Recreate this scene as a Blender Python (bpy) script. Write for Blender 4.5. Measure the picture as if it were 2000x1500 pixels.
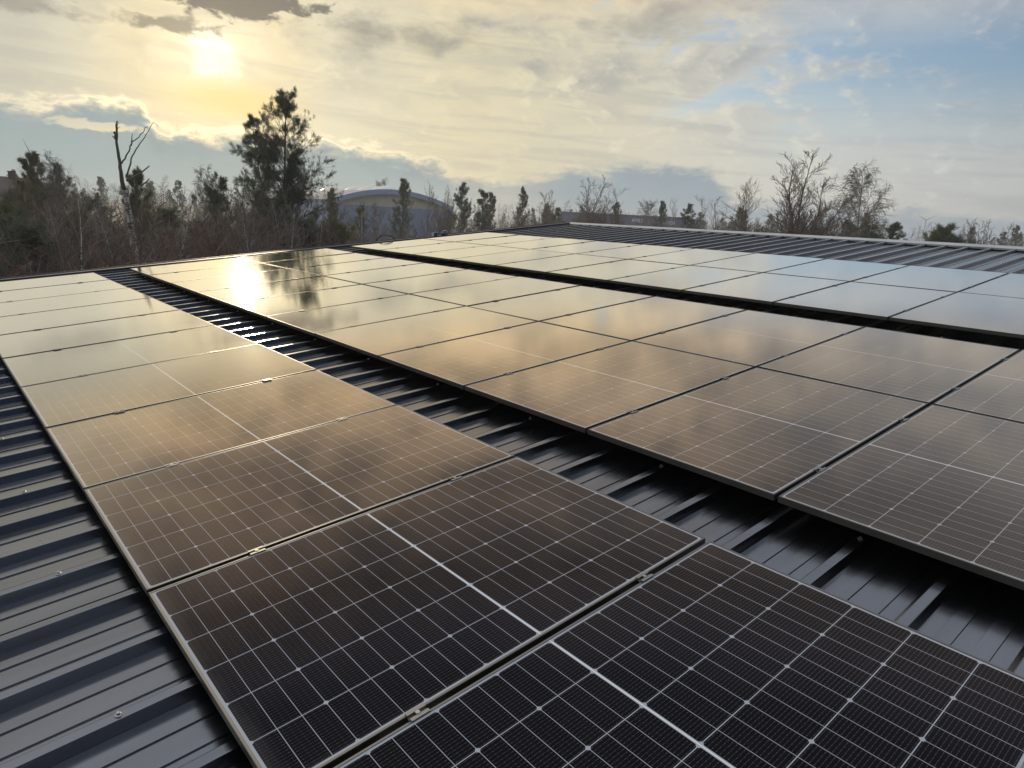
import bpy, bmesh, math, random
import numpy as np
from mathutils import Vector, Matrix

SC = bpy.context.scene
COL = SC.collection
for _o in list(bpy.data.objects):
    bpy.data.objects.remove(_o, do_unlink=True)
R_ = math.radians

# ------------------------------------------------------------------ camera
# The roof is a plane that rises 6.3 degrees towards +x (its ridge); eaves and ribs run along x.
SLOPE = 0.110254
CS, SN = math.cos(SLOPE), math.sin(SLOPE)
Z0 = 5.2                      # height of the panel plane over the ground at the roof origin


def rw(u, v, w=0.0):
    """roof coordinates (u up the slope, v along the eave, w off the roof) -> world"""
    return Vector((CS * u - SN * w, v, SN * u + CS * w + Z0))


CAM = rw(-0.37874, -0.22252, 1.41787)
ROWS = [[0.7575605709096842, -0.10774573575467215, 0.6438111818147285],
        [-0.6503845878018769, -0.20873790761996713, 0.7303618102503858],
        [0.05569442838180272, -0.9720181800507243, -0.22820777440328766]]
FPX = 1354.475
cam_data = bpy.data.cameras.new('camera')
cam = bpy.data.objects.new('camera', cam_data)
COL.objects.link(cam)
cam_data.sensor_width = 36.0
cam_data.lens = FPX / 2000 * 36.0
cam_data.clip_start = 0.05
cam_data.clip_end = 6000.0
cam.matrix_world = Matrix(((ROWS[0][0], -ROWS[0][1], -ROWS[0][2], CAM.x),
                           (ROWS[1][0], -ROWS[1][1], -ROWS[1][2], CAM.y),
                           (ROWS[2][0], -ROWS[2][1], -ROWS[2][2], CAM.z),
                           (0, 0, 0, 1)))
SC.camera = cam

# ------------------------------------------------------------------ exposure
SC.view_settings.view_transform = 'Standard'
SC.view_settings.look = 'None'
SC.view_settings.exposure = 0.0
SC.view_settings.gamma = 1.0
SC.cycles.use_denoising = True
SC.cycles.max_bounces = 8
SC.cycles.transparent_max_bounces = 16
SC.cycles.sample_clamp_indirect = 4.0

# ------------------------------------------------------------------ sun behind thin cloud
SUN_AZ, SUN_EL = 18.32, 10.04
sun_dir = Vector((math.sin(R_(SUN_AZ)) * math.cos(R_(SUN_EL)), math.cos(R_(SUN_AZ)) * math.cos(R_(SUN_EL)), math.sin(R_(SUN_EL))))
sl = bpy.data.lights.new('sun', 'SUN')
sl.energy = 2.2
sl.angle = R_(0.5)
sl.color = (1.0, 0.82, 0.55)
sun = bpy.data.objects.new('sun', sl)
COL.objects.link(sun)
sun.rotation_euler = (-sun_dir).to_track_quat('-Z', 'Y').to_euler()
sun.location = (0, 0, 60)


# ------------------------------------------------------------------ node helper
class S:
    """a float/vector socket with arithmetic, for writing node maths as expressions"""
    def __init__(self, g, s):
        self.g, self.s = g, s

    def _b(self, op, a, b=None, c=None):
        n = self.g.nodes.new('ShaderNodeMath')
        n.operation = op
        for i, x in enumerate((a, b, c)):
            if x is None:
                continue
            if isinstance(x, S):
                self.g.links.new(x.s, n.inputs[i])
            else:
                n.inputs[i].default_value = float(x)
        return S(self.g, n.outputs[0])

    def __add__(self, o): return self._b('ADD', self, o)
    def __radd__(self, o): return self._b('ADD', o, self)
    def __sub__(self, o): return self._b('SUBTRACT', self, o)
    def __rsub__(self, o): return self._b('SUBTRACT', o, self)
    def __mul__(self, o): return self._b('MULTIPLY', self, o)
    def __rmul__(self, o): return self._b('MULTIPLY', o, self)
    def __truediv__(self, o): return self._b('DIVIDE', self, o)
    def __rtruediv__(self, o): return self._b('DIVIDE', o, self)
    def m(self, op, b=None, c=None): return self._b(op, self, b, c)
    def ss(self, lo, hi):
        n = self.g.nodes.new('ShaderNodeMapRange')
        n.interpolation_type = 'SMOOTHSTEP'
        self.g.links.new(self.s, n.inputs[0])
        n.inputs[1].default_value, n.inputs[2].default_value = lo, hi
        return S(self.g, n.outputs[0])
    def ramp(self, lo, hi, stops, interp='LINEAR'):
        """map [lo,hi] to a colour ramp of (value, colour or float)"""
        n = self.g.nodes.new('ShaderNodeValToRGB')
        t = (self - lo) / (hi - lo)
        self.g.links.new(t.s, n.inputs[0])
        cr = n.color_ramp
        cr.interpolation = interp
        for i, (p, c) in enumerate(stops):
            p = (p - lo) / (hi - lo)
            e = cr.elements[i] if i < 2 else cr.elements.new(p)
            e.position = p
            e.color = (c, c, c, 1) if isinstance(c, (int, float)) else (*c, 1)
        return S(self.g, n.outputs[0])


def vec(g, x, y, z=0.0):
    n = g.nodes.new('ShaderNodeCombineXYZ')
    for i, a in enumerate((x, y, z)):
        if isinstance(a, S):
            g.links.new(a.s, n.inputs[i])
        else:
            n.inputs[i].default_value = a
    return S(g, n.outputs[0])


def sep(g, v):
    n = g.nodes.new('ShaderNodeSeparateXYZ')
    g.links.new(v.s, n.inputs[0])
    return [S(g, o) for o in n.outputs]


def noise(g, v, scale, detail=4.0, rough=0.5, dist=0.0, out=0):
    n = g.nodes.new('ShaderNodeTexNoise')
    n.inputs['Scale'].default_value = scale
    n.inputs['Detail'].default_value = detail
    n.inputs['Roughness'].default_value = rough
    n.inputs['Distortion'].default_value = dist
    if v is not None:
        g.links.new(v.s, n.inputs['Vector'])
    return S(g, n.outputs[out])


def mixc(g, f, a, b, mode='MIX'):
    n = g.nodes.new('ShaderNodeMix')
    n.data_type = 'RGBA'
    n.blend_type = mode
    n.clamp_factor = True
    for i, x in ((0, f), (6, a), (7, b)):
        if isinstance(x, S):
            g.links.new(x.s, n.inputs[i])
        elif i == 0:
            n.inputs[0].default_value = x
        else:
            n.inputs[i].default_value = (*x, 1)
    return S(g, n.outputs[2])


# ------------------------------------------------------------------ sky
world = bpy.data.worlds.new('World')
SC.world = world
world.use_nodes = True
g = world.node_tree
g.nodes.clear()
tc = g.nodes.new('ShaderNodeTexCoord')
D = S(g, tc.outputs['Generated'])
dx, dy, dz = sep(g, D)
az = dx.m('ARCTAN2', dy) * 57.29578
el = dz.m('MAXIMUM', -1.0).m('MINIMUM', 1.0).m('ARCSINE') * 57.29578
cosv = dx * sun_dir.x + dy * sun_dir.y + dz * sun_dir.z
th = cosv.m('MINIMUM', 1.0).m('ARCCOSINE') * 57.29578

sky = g.nodes.new('ShaderNodeTexSky')
sky.sky_type = 'NISHITA'
sky.sun_disc = False
sky.sun_elevation = R_(SUN_EL)
sky.sun_rotation = R_(SUN_AZ)
sky.air_density, sky.dust_density, sky.ozone_density = 1.0, 1.5, 2.0
clear = S(g, sky.outputs[0])

# clouds live on a layer overhead: project the direction onto it so they flatten to the horizon
inv = 1.0 / (dz.m('MAXIMUM', 0.0) + 0.10)
qx, qy = dx * inv, dy * inv
Q = vec(g, qx, qy, 0.0)
n_big = noise(g, Q, 0.9, 6.0, 0.55, 0.4)
n_mid = noise(g, vec(g, qx + 7.3, qy - 3.1), 2.6, 7.0, 0.6, 0.6)
AE = vec(g, az * 0.10, el * 0.22, 0.0)
n_ae = noise(g, AE, 1.6, 6.0, 0.55, 0.3)
n_ae2 = noise(g, vec(g, az * 0.16 + 9.0, el * 0.34), 2.6, 6.0, 0.6, 0.5)
# puffs: the same field sampled a little way towards the sun tells which flank is lit
ta, te = SUN_AZ - az, SUN_EL - el
tl = (ta * ta + te * te).m('SQRT') + 2.0
ta, te = ta / tl, te / tl
pa, pe = az * 0.11 + 3.0, el * 0.21
p1 = noise(g, vec(g, pa, pe), 1.9, 8.0, 0.58, 0.35)
p2 = noise(g, vec(g, pa + ta * 0.10, pe + te * 0.10), 1.9, 8.0, 0.58, 0.35)
fa, fe = az * 0.12 - 6.0, el * 0.22
f1 = noise(g, vec(g, fa, fe), 5.2, 6.0, 0.6, 0.3)
f2 = noise(g, vec(g, fa + ta * 0.045, fe + te * 0.045), 5.2, 6.0, 0.6, 0.3)
lit = (p1 - p2) * 2.3 + (f1 - f2) * 0.55

# high thin sheet: bright and warm round the sun, greyer away from it
sheet = th.ramp(0, 180, [(0, (1.0, 0.95, 0.76)), (2.0, (0.98, 0.86, 0.56)), (4.5, (0.84, 0.70, 0.42)), (9, (0.74, 0.67, 0.48)),
                         (18, (0.76, 0.67, 0.44)), (30, (0.71, 0.65, 0.49)), (44, (0.64, 0.63, 0.59)), (80, (0.34, 0.37, 0.42)), (110, (0.14, 0.17, 0.23)), (180, (0.11, 0.14, 0.20))])
shade = th.ramp(0, 180, [(0, (0.66, 0.55, 0.36)), (6, (0.48, 0.43, 0.32)), (14, (0.43, 0.41, 0.35)), (30, (0.40, 0.40, 0.38)),
                         (50, (0.38, 0.40, 0.43)), (80, (0.20, 0.23, 0.28)), (110, (0.10, 0.12, 0.18)), (180, (0.08, 0.10, 0.15))])
# a golden patch of clear evening light just under the sun
gold = (1.0 - (((az - 19.5) / 6.5).m('POWER', 2.0) + ((el - 7.3) / 2.1).m('POWER', 2.0)).m('SQRT').m('MINIMUM', 1.0)).ss(0.0, 0.9)
upper = el.ss(6.0, 12.5)
dens = p1 * 0.75 + f1 * 0.20 + n_big * 0.25 - 0.10 + upper * 0.02
streak = noise(g, vec(g, az * 0.045 - el * 0.03, el * 0.62 + az * 0.03), 1.7, 6.0, 0.55, 0.4)
side = az.ss(6.0, 13.0)                                    # the far left is a duller sheet
f_shade = ((dens - lit * 0.22).ss(0.45, 0.72) * (0.25 + upper * 0.70)).m('MAXIMUM', streak.ss(0.42, 0.66) * (0.62 - 0.22 * side))
cloud = mixc(g, f_shade, sheet, shade)
cloud = mixc(g, lit.ss(0.02, 0.42) * (0.28 + 0.44 * az.ss(36, 46)), cloud, th.ramp(0, 60, [(0, (1.1, 0.98, 0.70)), (12, (1.0, 0.84, 0.50)), (30, (0.82, 0.76, 0.58)), (60, (0.68, 0.69, 0.68))]))
cloud = mixc(g, (1.0 - side) * 0.62, cloud, (0.45, 0.45, 0.39))
cloud = mixc(g, gold * 0.84, cloud, (0.90, 0.63, 0.20))
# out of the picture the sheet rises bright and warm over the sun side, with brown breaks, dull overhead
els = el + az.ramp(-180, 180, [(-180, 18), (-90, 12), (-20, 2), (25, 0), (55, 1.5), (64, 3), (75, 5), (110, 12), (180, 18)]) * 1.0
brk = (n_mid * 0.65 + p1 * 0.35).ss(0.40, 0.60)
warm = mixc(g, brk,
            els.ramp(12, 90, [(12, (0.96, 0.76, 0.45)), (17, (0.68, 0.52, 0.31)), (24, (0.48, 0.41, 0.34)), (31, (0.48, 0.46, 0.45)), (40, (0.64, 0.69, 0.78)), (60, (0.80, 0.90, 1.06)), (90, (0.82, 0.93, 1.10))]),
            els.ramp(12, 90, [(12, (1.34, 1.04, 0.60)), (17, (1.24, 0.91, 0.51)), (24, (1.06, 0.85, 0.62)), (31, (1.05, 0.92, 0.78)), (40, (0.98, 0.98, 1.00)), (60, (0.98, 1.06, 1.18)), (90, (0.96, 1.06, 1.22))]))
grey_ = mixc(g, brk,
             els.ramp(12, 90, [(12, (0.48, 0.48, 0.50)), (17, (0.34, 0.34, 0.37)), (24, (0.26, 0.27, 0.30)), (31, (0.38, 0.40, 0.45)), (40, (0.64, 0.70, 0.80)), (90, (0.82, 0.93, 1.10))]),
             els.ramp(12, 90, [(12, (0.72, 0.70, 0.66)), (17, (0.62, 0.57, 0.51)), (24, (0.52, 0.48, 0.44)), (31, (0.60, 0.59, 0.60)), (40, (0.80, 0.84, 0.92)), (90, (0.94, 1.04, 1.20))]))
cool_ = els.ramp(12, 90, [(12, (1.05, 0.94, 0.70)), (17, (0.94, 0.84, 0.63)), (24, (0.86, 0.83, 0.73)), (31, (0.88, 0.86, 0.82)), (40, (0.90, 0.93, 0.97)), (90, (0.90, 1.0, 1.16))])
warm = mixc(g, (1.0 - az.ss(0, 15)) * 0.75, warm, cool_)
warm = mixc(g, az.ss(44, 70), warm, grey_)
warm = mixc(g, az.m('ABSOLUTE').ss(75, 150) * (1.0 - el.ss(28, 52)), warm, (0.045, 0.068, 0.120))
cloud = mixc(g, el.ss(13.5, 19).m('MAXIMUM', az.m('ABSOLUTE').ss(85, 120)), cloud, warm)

def blob(a, e, ra, re, amp, soft=0.5, nn=None):
    d = ((((az - a) / ra).m('POWER', 2.0) + ((el - e) / re).m('POWER', 2.0)).m('SQRT'))
    return ((1.25 - d) + ((nn or n_ae2) - 0.5) * 3.4 + (f1 - 0.5) * 1.4).ss(0.05, 0.05 + soft) * amp

# coverage: opens to blue towards the right and up
cov_bias = az.ramp(-180, 180, [(-180, 0.45), (-20, 1.3), (36, 1.3), (48, 0.86), (58, 0.62), (66, 0.36), (76, 0.24), (180, 0.40)])
low = 1.0 - el.ss(3.0, 10.0)
cov = (cov_bias + low * 0.42 + (p1 - 0.5) * 2.0 + (f1 - 0.5) * 0.6 + (n_big - 0.5) * 0.5).ss(0.22, 0.78)
puff_ = blob(57.5, 14.2, 6.5, 2.2, 0.9, 1.0, p1)
cov = cov.m('MAXIMUM', puff_)
cov = (cov * (0.95 - 0.20 * az.ss(48, 75))).m('MAXIMUM', 0.34 - 0.24 * az.ss(50, 66)).m('MAXIMUM', el.ss(14.5, 19)).m('MAXIMUM', el.ss(11.5, 15.5) * az.ss(50, 58) * 0.62).m('MAXIMUM', az.m('ABSOLUTE').ss(85, 120)).m('MAXIMUM', 0.90 * (1.0 - el.ss(4.0, 13.5)))

# dark ragged clouds close to the sun and along the top left
dark = blob(20.3, 13.7, 4.6, 1.05, 0.93)
dark = dark.m('MAXIMUM', blob(15.6, 11.7, 3.2, 0.55, 0.72, 0.8))
dark = dark.m('MAXIMUM', blob(7.0, 11.5, 5.0, 0.75, 0.50, 1.0))
dark = dark.m('MAXIMUM', blob(33.0, 12.9, 9.0, 1.5, 0.55, 1.4, p1))
dark = dark.m('MAXIMUM', blob(50.0, 14.2, 7.0, 1.6, 0.60, 1.2, p1))

# low bank of blue grey cloud with a lit, lumpy upper rim
bank_top = az.ramp(-20, 110, [(-20, 0.50), (5.7, 0.565), (8.5, 0.575), (10.5, 0.632), (13.6, 0.626), (14.6, 0.455), (20.4, 0.50), (26.2, 0.50), (30.8, 0.455),
                              (34.4, 0.385), (37, 0.300), (41, 0.330), (45, 0.42), (50.4, 0.50), (55.6, 0.475), (57.6, 0.27), (64, 0.225),
                              (70, 0.235), (77, 0.16), (85, 0.24), (98, 0.42), (110, 0.5)])
bank_top = bank_top * 10.0 + (n_ae2 - 0.5) * 2.6 + (noise(g, AE, 9.0, 5.0, 0.62) - 0.5) * 1.3
below = bank_top - el
bank = (below + (n_ae - 0.5) * 1.2).ss(-0.30, 0.95)
hole = blob(10.5, 4.75, 3.2, 0.33, 0.85)
bank = bank * (1.0 - hole)
bank = bank * (0.93 - 0.35 * (1.0 - ((az - 40.0) / 5.0).m('ABSOLUTE').m('MINIMUM', 1.0)))
bank_col = az.ramp(-20, 110, [(-20, (0.31, 0.38, 0.38)), (10, (0.33, 0.42, 0.43)), (20, (0.37, 0.45, 0.43)), (30, (0.37, 0.45, 0.45)), (45, (0.31, 0.38, 0.42)), (60, (0.30, 0.37, 0.44)), (110, (0.30, 0.37, 0.45))])
bank_col = mixc(g, (p1 - 0.42).m('MAXIMUM', 0.0) * 3.2 * below.ss(2.6, 0.2), bank_col, (0.27, 0.33, 0.37))
rim = (1.0 - ((below + 0.12).m('ABSOLUTE') / 0.55).m('MINIMUM', 1.0)).m('POWER', 1.5) * (1.0 - th.ss(4, 26)) * (0.35 + n_ae2 * 1.0)

# the sun itself: a soft white patch burning through
core = (1.0 - (th + (n_ae2 - 0.5) * 2.4 + (f1 - 0.5) * 2.4).ss(0.8, 2.1))
aur = (1.0 - th.ss(0.5, 9.0)).m('POWER', 2.0)


def emis(c, k=1.0):
    n = g.nodes.new('ShaderNodeBackground')
    if isinstance(c, S):
        g.links.new(c.s, n.inputs[0])
    else:
        n.inputs[0].default_value = (*c, 1)
    if isinstance(k, S):
        g.links.new(k.s, n.inputs[1])
    else:
        n.inputs[1].default_value = k
    return n.outputs[0]


def mixs(f, a, b):
    n = g.nodes.new('ShaderNodeMixShader')
    g.links.new(f.s, n.inputs[0])
    g.links.new(a, n.inputs[1])
    g.links.new(b, n.inputs[2])
    return n.outputs[0]


def adds(a, b):
    n = g.nodes.new('ShaderNodeAddShader')
    g.links.new(a, n.inputs[0])
    g.links.new(b, n.inputs[1])
    return n.outputs[0]


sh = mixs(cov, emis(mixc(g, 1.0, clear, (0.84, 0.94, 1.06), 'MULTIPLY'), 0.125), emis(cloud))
sh = adds(sh, emis((1.0, 0.78, 0.38), aur * 0.05))
sh = mixs(dark, sh, emis(th.ramp(0, 60, [(0, (0.30, 0.25, 0.19)), (8, (0.22, 0.20, 0.16)), (25, (0.33, 0.32, 0.29)), (60, (0.36, 0.37, 0.38))])))
sh = mixs(bank, sh, emis(bank_col))
sh = adds(sh, emis((1.0, 0.80, 0.45), rim * 0.50))
sh = adds(sh, emis((1.0, 0.96, 0.84), core * (1.0 - dark * 0.7) * 0.26))
wo = g.nodes.new('ShaderNodeOutputWorld')
g.links.new(sh, wo.inputs[0])


# ------------------------------------------------------------------ object helpers
rng = np.random.default_rng(7)
random.seed(7)


def new_mesh(name, verts, faces, mat=None, smooth=False):
    """faces: list of index lists, or an (n,3)/(n,4) integer array"""
    me = bpy.data.meshes.new(name)
    if isinstance(faces, np.ndarray):
        v = np.asarray(verts, dtype=np.float32)
        k = faces.shape[1]
        me.vertices.add(len(v))
        me.vertices.foreach_set('co', v.ravel())
        me.loops.add(faces.size)
        me.loops.foreach_set('vertex_index', faces.astype(np.int32).ravel())
        me.polygons.add(len(faces))
        me.polygons.foreach_set('loop_start', np.arange(0, faces.size, k, dtype=np.int32))
        me.update(calc_edges=True)
        me.validate()
    else:
        me.from_pydata([tuple(x) for x in verts], [], faces)
        me.update()
    if smooth:
        me.polygons.foreach_set('use_smooth', [True] * len(me.polygons))
    if mat:
        me.materials.append(mat)
    return me


def link(name, me, parent=None):
    o = bpy.data.objects.new(name, me)
    COL.objects.link(o)
    if parent:
        o.parent = parent
    return o


def tag(o, label=None, cat=None, group=None, kind=None):
    if label:
        n = len(label.split())
        assert 4 <= n <= 16, (n, label)
        o['label'] = label
    if cat:
        o['category'] = cat
    if group:
        o['group'] = group
    if kind:
        o['kind'] = kind
    return o


def thing(name, label, cat, loc=(0, 0, 0), group=None, rot=(0, 0, 0)):
    o = bpy.data.objects.new(name, None)
    COL.objects.link(o)
    o.location = loc
    o.rotation_euler = rot
    o.empty_display_size = 0.3
    return tag(o, label, cat, group)


class MB:
    """collects boxes, prisms and tubes of one part and links them as one mesh"""
    def __init__(self):
        self.v, self.f = [], []

    def add(self, vs, fs):
        b = len(self.v)
        self.v += [tuple(x) for x in vs]
        self.f += [[b + i for i in q] for q in fs]
        return self

    def box(self, x0, x1, y0, y1, z0, z1, M=None):
        vs = [Vector((x, y, z)) for z in (z0, z1) for y in (y0, y1) for x in (x0, x1)]
        if M:
            vs = [M @ v for v in vs]
        return self.add(vs, [(0, 2, 3, 1), (4, 5, 7, 6), (0, 1, 5, 4), (2, 6, 7, 3), (0, 4, 6, 2), (1, 3, 7, 5)])

    def tube(self, pts, rad, n=8, cap=True):
        pts = [Vector(q) for q in pts]
        rad = rad if isinstance(rad, (list, tuple)) else [rad] * len(pts)
        b = len(self.v)
        ref = None
        for i, q in enumerate(pts):
            d = (pts[min(i + 1, len(pts) - 1)] - pts[max(i - 1, 0)])
            d = d.normalized() if d.length > 1e-9 else Vector((0, 0, 1))
            if ref is None:
                ref = d.orthogonal().normalized()
            ref = (ref - d * ref.dot(d))
            ref = ref.normalized() if ref.length > 1e-6 else d.orthogonal().normalized()
            bi = d.cross(ref)
            for k in range(n):
                a = 2 * math.pi * k / n
                self.v.append(tuple(q + (ref * math.cos(a) + bi * math.sin(a)) * rad[i]))
        for i in range(len(pts) - 1):
            for k in range(n):
                a, c = b + i * n + k, b + i * n + (k + 1) % n
                self.f.append([a, c, c + n, a + n])
        if cap:
            self.f.append([b + k for k in range(n)][::-1])
            self.f.append([b + (len(pts) - 1) * n + k for k in range(n)])
        return self

    def build(self, name, mat, parent=None, smooth=False, bevel=0.0):
        o = link(name, new_mesh(name, self.v, self.f, mat, smooth), parent)
        if bevel:
            md = o.modifiers.new('bevel', 'BEVEL')
            md.width = bevel
            md.segments = 2
            md.limit_method = 'ANGLE'
        return o


def material(name, base=(0.5, 0.5, 0.5), rough=0.5, metal=0.0, spec=0.5):
    m = bpy.data.materials.new(name)
    m.use_nodes = True
    b = m.node_tree.nodes['Principled BSDF']
    b.inputs['Base Color'].default_value = (*base, 1)
    b.inputs['Roughness'].default_value = rough
    b.inputs['Metallic'].default_value = metal
    b.inputs['Specular IOR Level'].default_value = spec
    return m


def vary(m, scale=4.0, amt=0.3, rough_amt=0.0, bump=0.0, stretch=(1, 1, 1), coord='Object'):
    """break up a flat colour with noise in the object's own space"""
    g = m.node_tree
    b = g.nodes['Principled BSDF']
    t = g.nodes.new('ShaderNodeTexCoord')
    mp = g.nodes.new('ShaderNodeMapping')
    mp.inputs['Scale'].default_value = stretch
    g.links.new(t.outputs[coord], mp.inputs[0])
    n = noise(g, S(g, mp.outputs[0]), scale, 6.0, 0.6)
    base = tuple(b.inputs['Base Color'].default_value)[:3]
    c = mixc(g, n.ss(0.25, 0.75), tuple(x * (1 - amt) for x in base), tuple(min(1, x * (1 + amt)) for x in base))
    g.links.new(c.s, b.inputs['Base Color'])
    if rough_amt:
        r = b.inputs['Roughness'].default_value
        g.links.new((n * (2 * rough_amt) + (r - rough_amt)).s, b.inputs['Roughness'])
    if bump:
        bp = g.nodes.new('ShaderNodeBump')
        bp.inputs['Strength'].default_value = bump
        bp.inputs['Distance'].default_value = 0.02
        g.links.new(n.s, bp.inputs['Height'])
        g.links.new(bp.outputs[0], b.inputs['Normal'])
    return m


# ------------------------------------------------------------------ the building we stand on
M_roof = material('anthracite_coated_steel', (0.156, 0.164, 0.181), 0.20, 1.0, 0.5)
M_roof.node_tree.nodes['Principled BSDF'].inputs['Coat Weight'].default_value = 0.0
M_roof.node_tree.nodes['Principled BSDF'].inputs['Coat Roughness'].default_value = 0.20
M_roof.node_tree.nodes['Principled BSDF'].inputs['Coat IOR'].default_value = 1.5
vary(M_roof, 1.6, 0.12, 0.05, 0.0, (0.25, 3.0, 1.0))
_g = M_roof.node_tree                      # dust specks and rain streaks along the fall
_b = _g.nodes['Principled BSDF']
_t = _g.nodes.new('ShaderNodeTexCoord')
_n1 = noise(_g, S(_g, _t.outputs['Object']), 55.0, 2.0, 0.5).ss(0.70, 0.76)
_n2 = noise(_g, S(_g, _t.outputs['Object']), 3.0, 4.0, 0.6)
_old = S(_g, _b.inputs['Base Color'].links[0].from_socket)
_c = mixc(_g, _n1 * _n2 * 0.6, _old, (0.06, 0.055, 0.05))
_g.links.new(_c.s, _b.inputs['Base Color'])
_bp = _g.nodes.new('ShaderNodeBump')       # slight oil-canning of the flats
_bp.inputs['Strength'].default_value = 0.25
_bp.inputs['Distance'].default_value = 0.01
_mp = _g.nodes.new('ShaderNodeMapping')
_mp.inputs['Scale'].default_value = (0.7, 6.0, 1.0)
_g.links.new(_t.outputs['Object'], _mp.inputs[0])
_g.links.new(noise(_g, S(_g, _mp.outputs[0]), 1.5, 2.0, 0.5).s, _bp.inputs['Height'])
_g.links.new(_bp.outputs[0], _b.inputs['Normal'])

M_trim = material('dark_flashing', (0.022, 0.025, 0.034), 0.55, 0.0, 0.25)
M_cap = vary(material('ridge_cap_steel', (0.34, 0.34, 0.33), 0.42, 0.0, 0.6), 2.0, 0.2, 0.05)
M_screw = material('zinc_screw', (0.30, 0.30, 0.30), 0.42, 1.0)
M_washer = material('rubber_washer', (0.03, 0.03, 0.03), 0.6)
M_wall = vary(material('wall_panel', (0.30, 0.31, 0.32), 0.5), 0.8, 0.1)

RIB, CROWN0, CROWN1 = 0.3373, 0.7785, 0.8140          # rib pitch and the crown's two edges (v), crown top at w=-0.080
W_CR, W_VA, W_SW = -0.080, -0.122, -0.1172
V_LO, V_HI = -4.30, 13.46
U_LO, U_HI = -5.0, 13.50


def roof_profile(lo, hi):
    pr = []
    k0 = int(math.floor((lo - CROWN0) / RIB)) - 1
    for k in range(k0, k0 + int((hi - lo) / RIB) + 4):
        o = CROWN0 + k * RIB
        pr += [(o - 0.226, W_VA), (o - 0.2245, W_SW), (o - 0.1715, W_SW), (o - 0.169, W_VA),
               (o - 0.116, W_VA), (o - 0.1145, W_SW), (o - 0.0655, W_SW), (o - 0.063, W_VA),
               (o - 0.0125, W_VA), (o - 0.0015, W_CR - 0.0012), (o + 0.0015, W_CR), (CROWN1 + k * RIB - 0.0015, W_CR),
               (CROWN1 + k * RIB + 0.0015, W_CR - 0.0012), (CROWN1 + k * RIB + 0.028, W_VA)]
    pr = sorted(pr)
    return [q for q in pr if lo <= q[0] <= hi]


def to_world(mb):
    mb.v = [tuple(rw(*q)) for q in mb.v]
    return mb


bld = thing('metal_roofed_hall', 'low pitched hall with dark ribbed metal roof carrying the solar panels', 'building', tuple(rw(6, 5, 0).to_2d()) + (0,))
BL = Vector(bld.location)


def local(mb):
    mb.v = [tuple(Vector(q) - BL) for q in mb.v]
    return mb


pr = roof_profile(V_LO, V_HI)
us = [U_LO, -2.0, 1.0, 4.0, 7.0, 10.0, U_HI]
mb = MB()
for u in us:
    mb.v += [(u, v, w) for v, w in pr]
n = len(pr)
for i in range(len(us) - 1):
    for k in range(n - 1):
        a = i * n + k
        mb.f.append([a, a + n, a + n + 1, a + 1])
local(to_world(mb)).build('roof_sheet', M_roof, bld)
RID = rw(U_HI, 0, W_CR)                     # ridge line in world x,z
# the far slope, falling away behind the ridge
mb = MB()
for d in (0.02, 6.0, 16.0):
    mb.v += [(RID.x + d * CS, v, RID.z - d * SN + (w - W_CR)) for v, w in pr]
for i in range(2):
    for k in range(n - 1):
        a = i * n + k
        mb.f.append([a, a + n, a + n + 1, a + 1])
local(mb).build('roof_sheet', M_roof, bld)
# ridge cap: a folded strip standing just proud of the crowns, with a turned-down lip
mb = MB()
capp = [(U_HI - 0.23, -0.104), (U_HI - 0.233, -0.0745), (U_HI - 0.226, -0.0715), (U_HI + 0.01, -0.0555)]
line = [rw(u, 0, w) for u, w in capp]
line += [Vector((2 * line[-1].x - q.x, 0, q.z)) for q in reversed(line[:-1])]
for v in (V_LO, 0.0, 4.0, 8.0, V_HI + 0.08):
    mb.v += [(q.x, v, q.z) for q in line]
n = len(line)
for i in range(4):
    for k in range(n - 1):
        a = i * n + k
        mb.f.append([a, a + 1, a + n + 1, a + n])
local(mb).build('ridge_cap', M_cap, bld)
# verge flashings along the two gable edges
for va, vb, top in ((V_HI - 0.10, V_HI + 0.11, -0.048), (V_LO - 0.10, V_LO + 0.08, -0.05)):
    mb = MB()
    mb.box(U_LO, U_HI - 0.235, va, vb, top - 0.006, top)
    mb.box(U_LO, U_HI - 0.235, vb - 0.02, vb + 0.012, top - 0.26, top + 0.010)
    mb.box(U_LO, U_HI - 0.235, va - 0.003, va + 0.004, top - 0.05, top - 0.003)
    local(to_world(mb)).build('verge_flashing', M_trim, bld)
# eaves gutter and walls below
mb = MB()
mb.box(U_LO - 0.14, U_LO - 0.02, V_LO, V_HI, -0.27, -0.15)
local(to_world(mb)).build('gutter', M_trim, bld)
mb = MB()
xa, xb = rw(U_LO, 0).x + 0.15, RID.x + 15.5
za, zc, zb = rw(U_LO, 0, -0.2).z, RID.z - 0.12, RID.z - 15.5 * SN - 0.12
ya, yb = V_LO + 0.05, V_HI - 0.05
mb.add([(xa, ya, 0), (xb, ya, 0), (xb, ya, zb), (RID.x, ya, zc), (xa, ya, za), (xa, yb, 0), (xb, yb, 0), (xb, yb, zb), (RID.x, yb, zc), (xa, yb, za)],
       [(0, 1, 2, 3, 4), (5, 9, 8, 7, 6), (0, 4, 9, 5), (1, 6, 7, 2)])
local(mb).build('wall', M_wall, bld)

# sheet screws: a hex head on a domed washer, through every third crown along the purlins
def screw_mesh():
    m = MB()
    m.tube([(0, 0, 0.0), (0, 0, 0.0025), (0, 0, 0.0045)], [0.0105, 0.0105, 0.007], 14)
    m.tube([(0, 0, 0.0045), (0, 0, 0.0105)], 0.0058, 6)
    return new_mesh('screw', m.v, m.f, M_screw)


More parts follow.
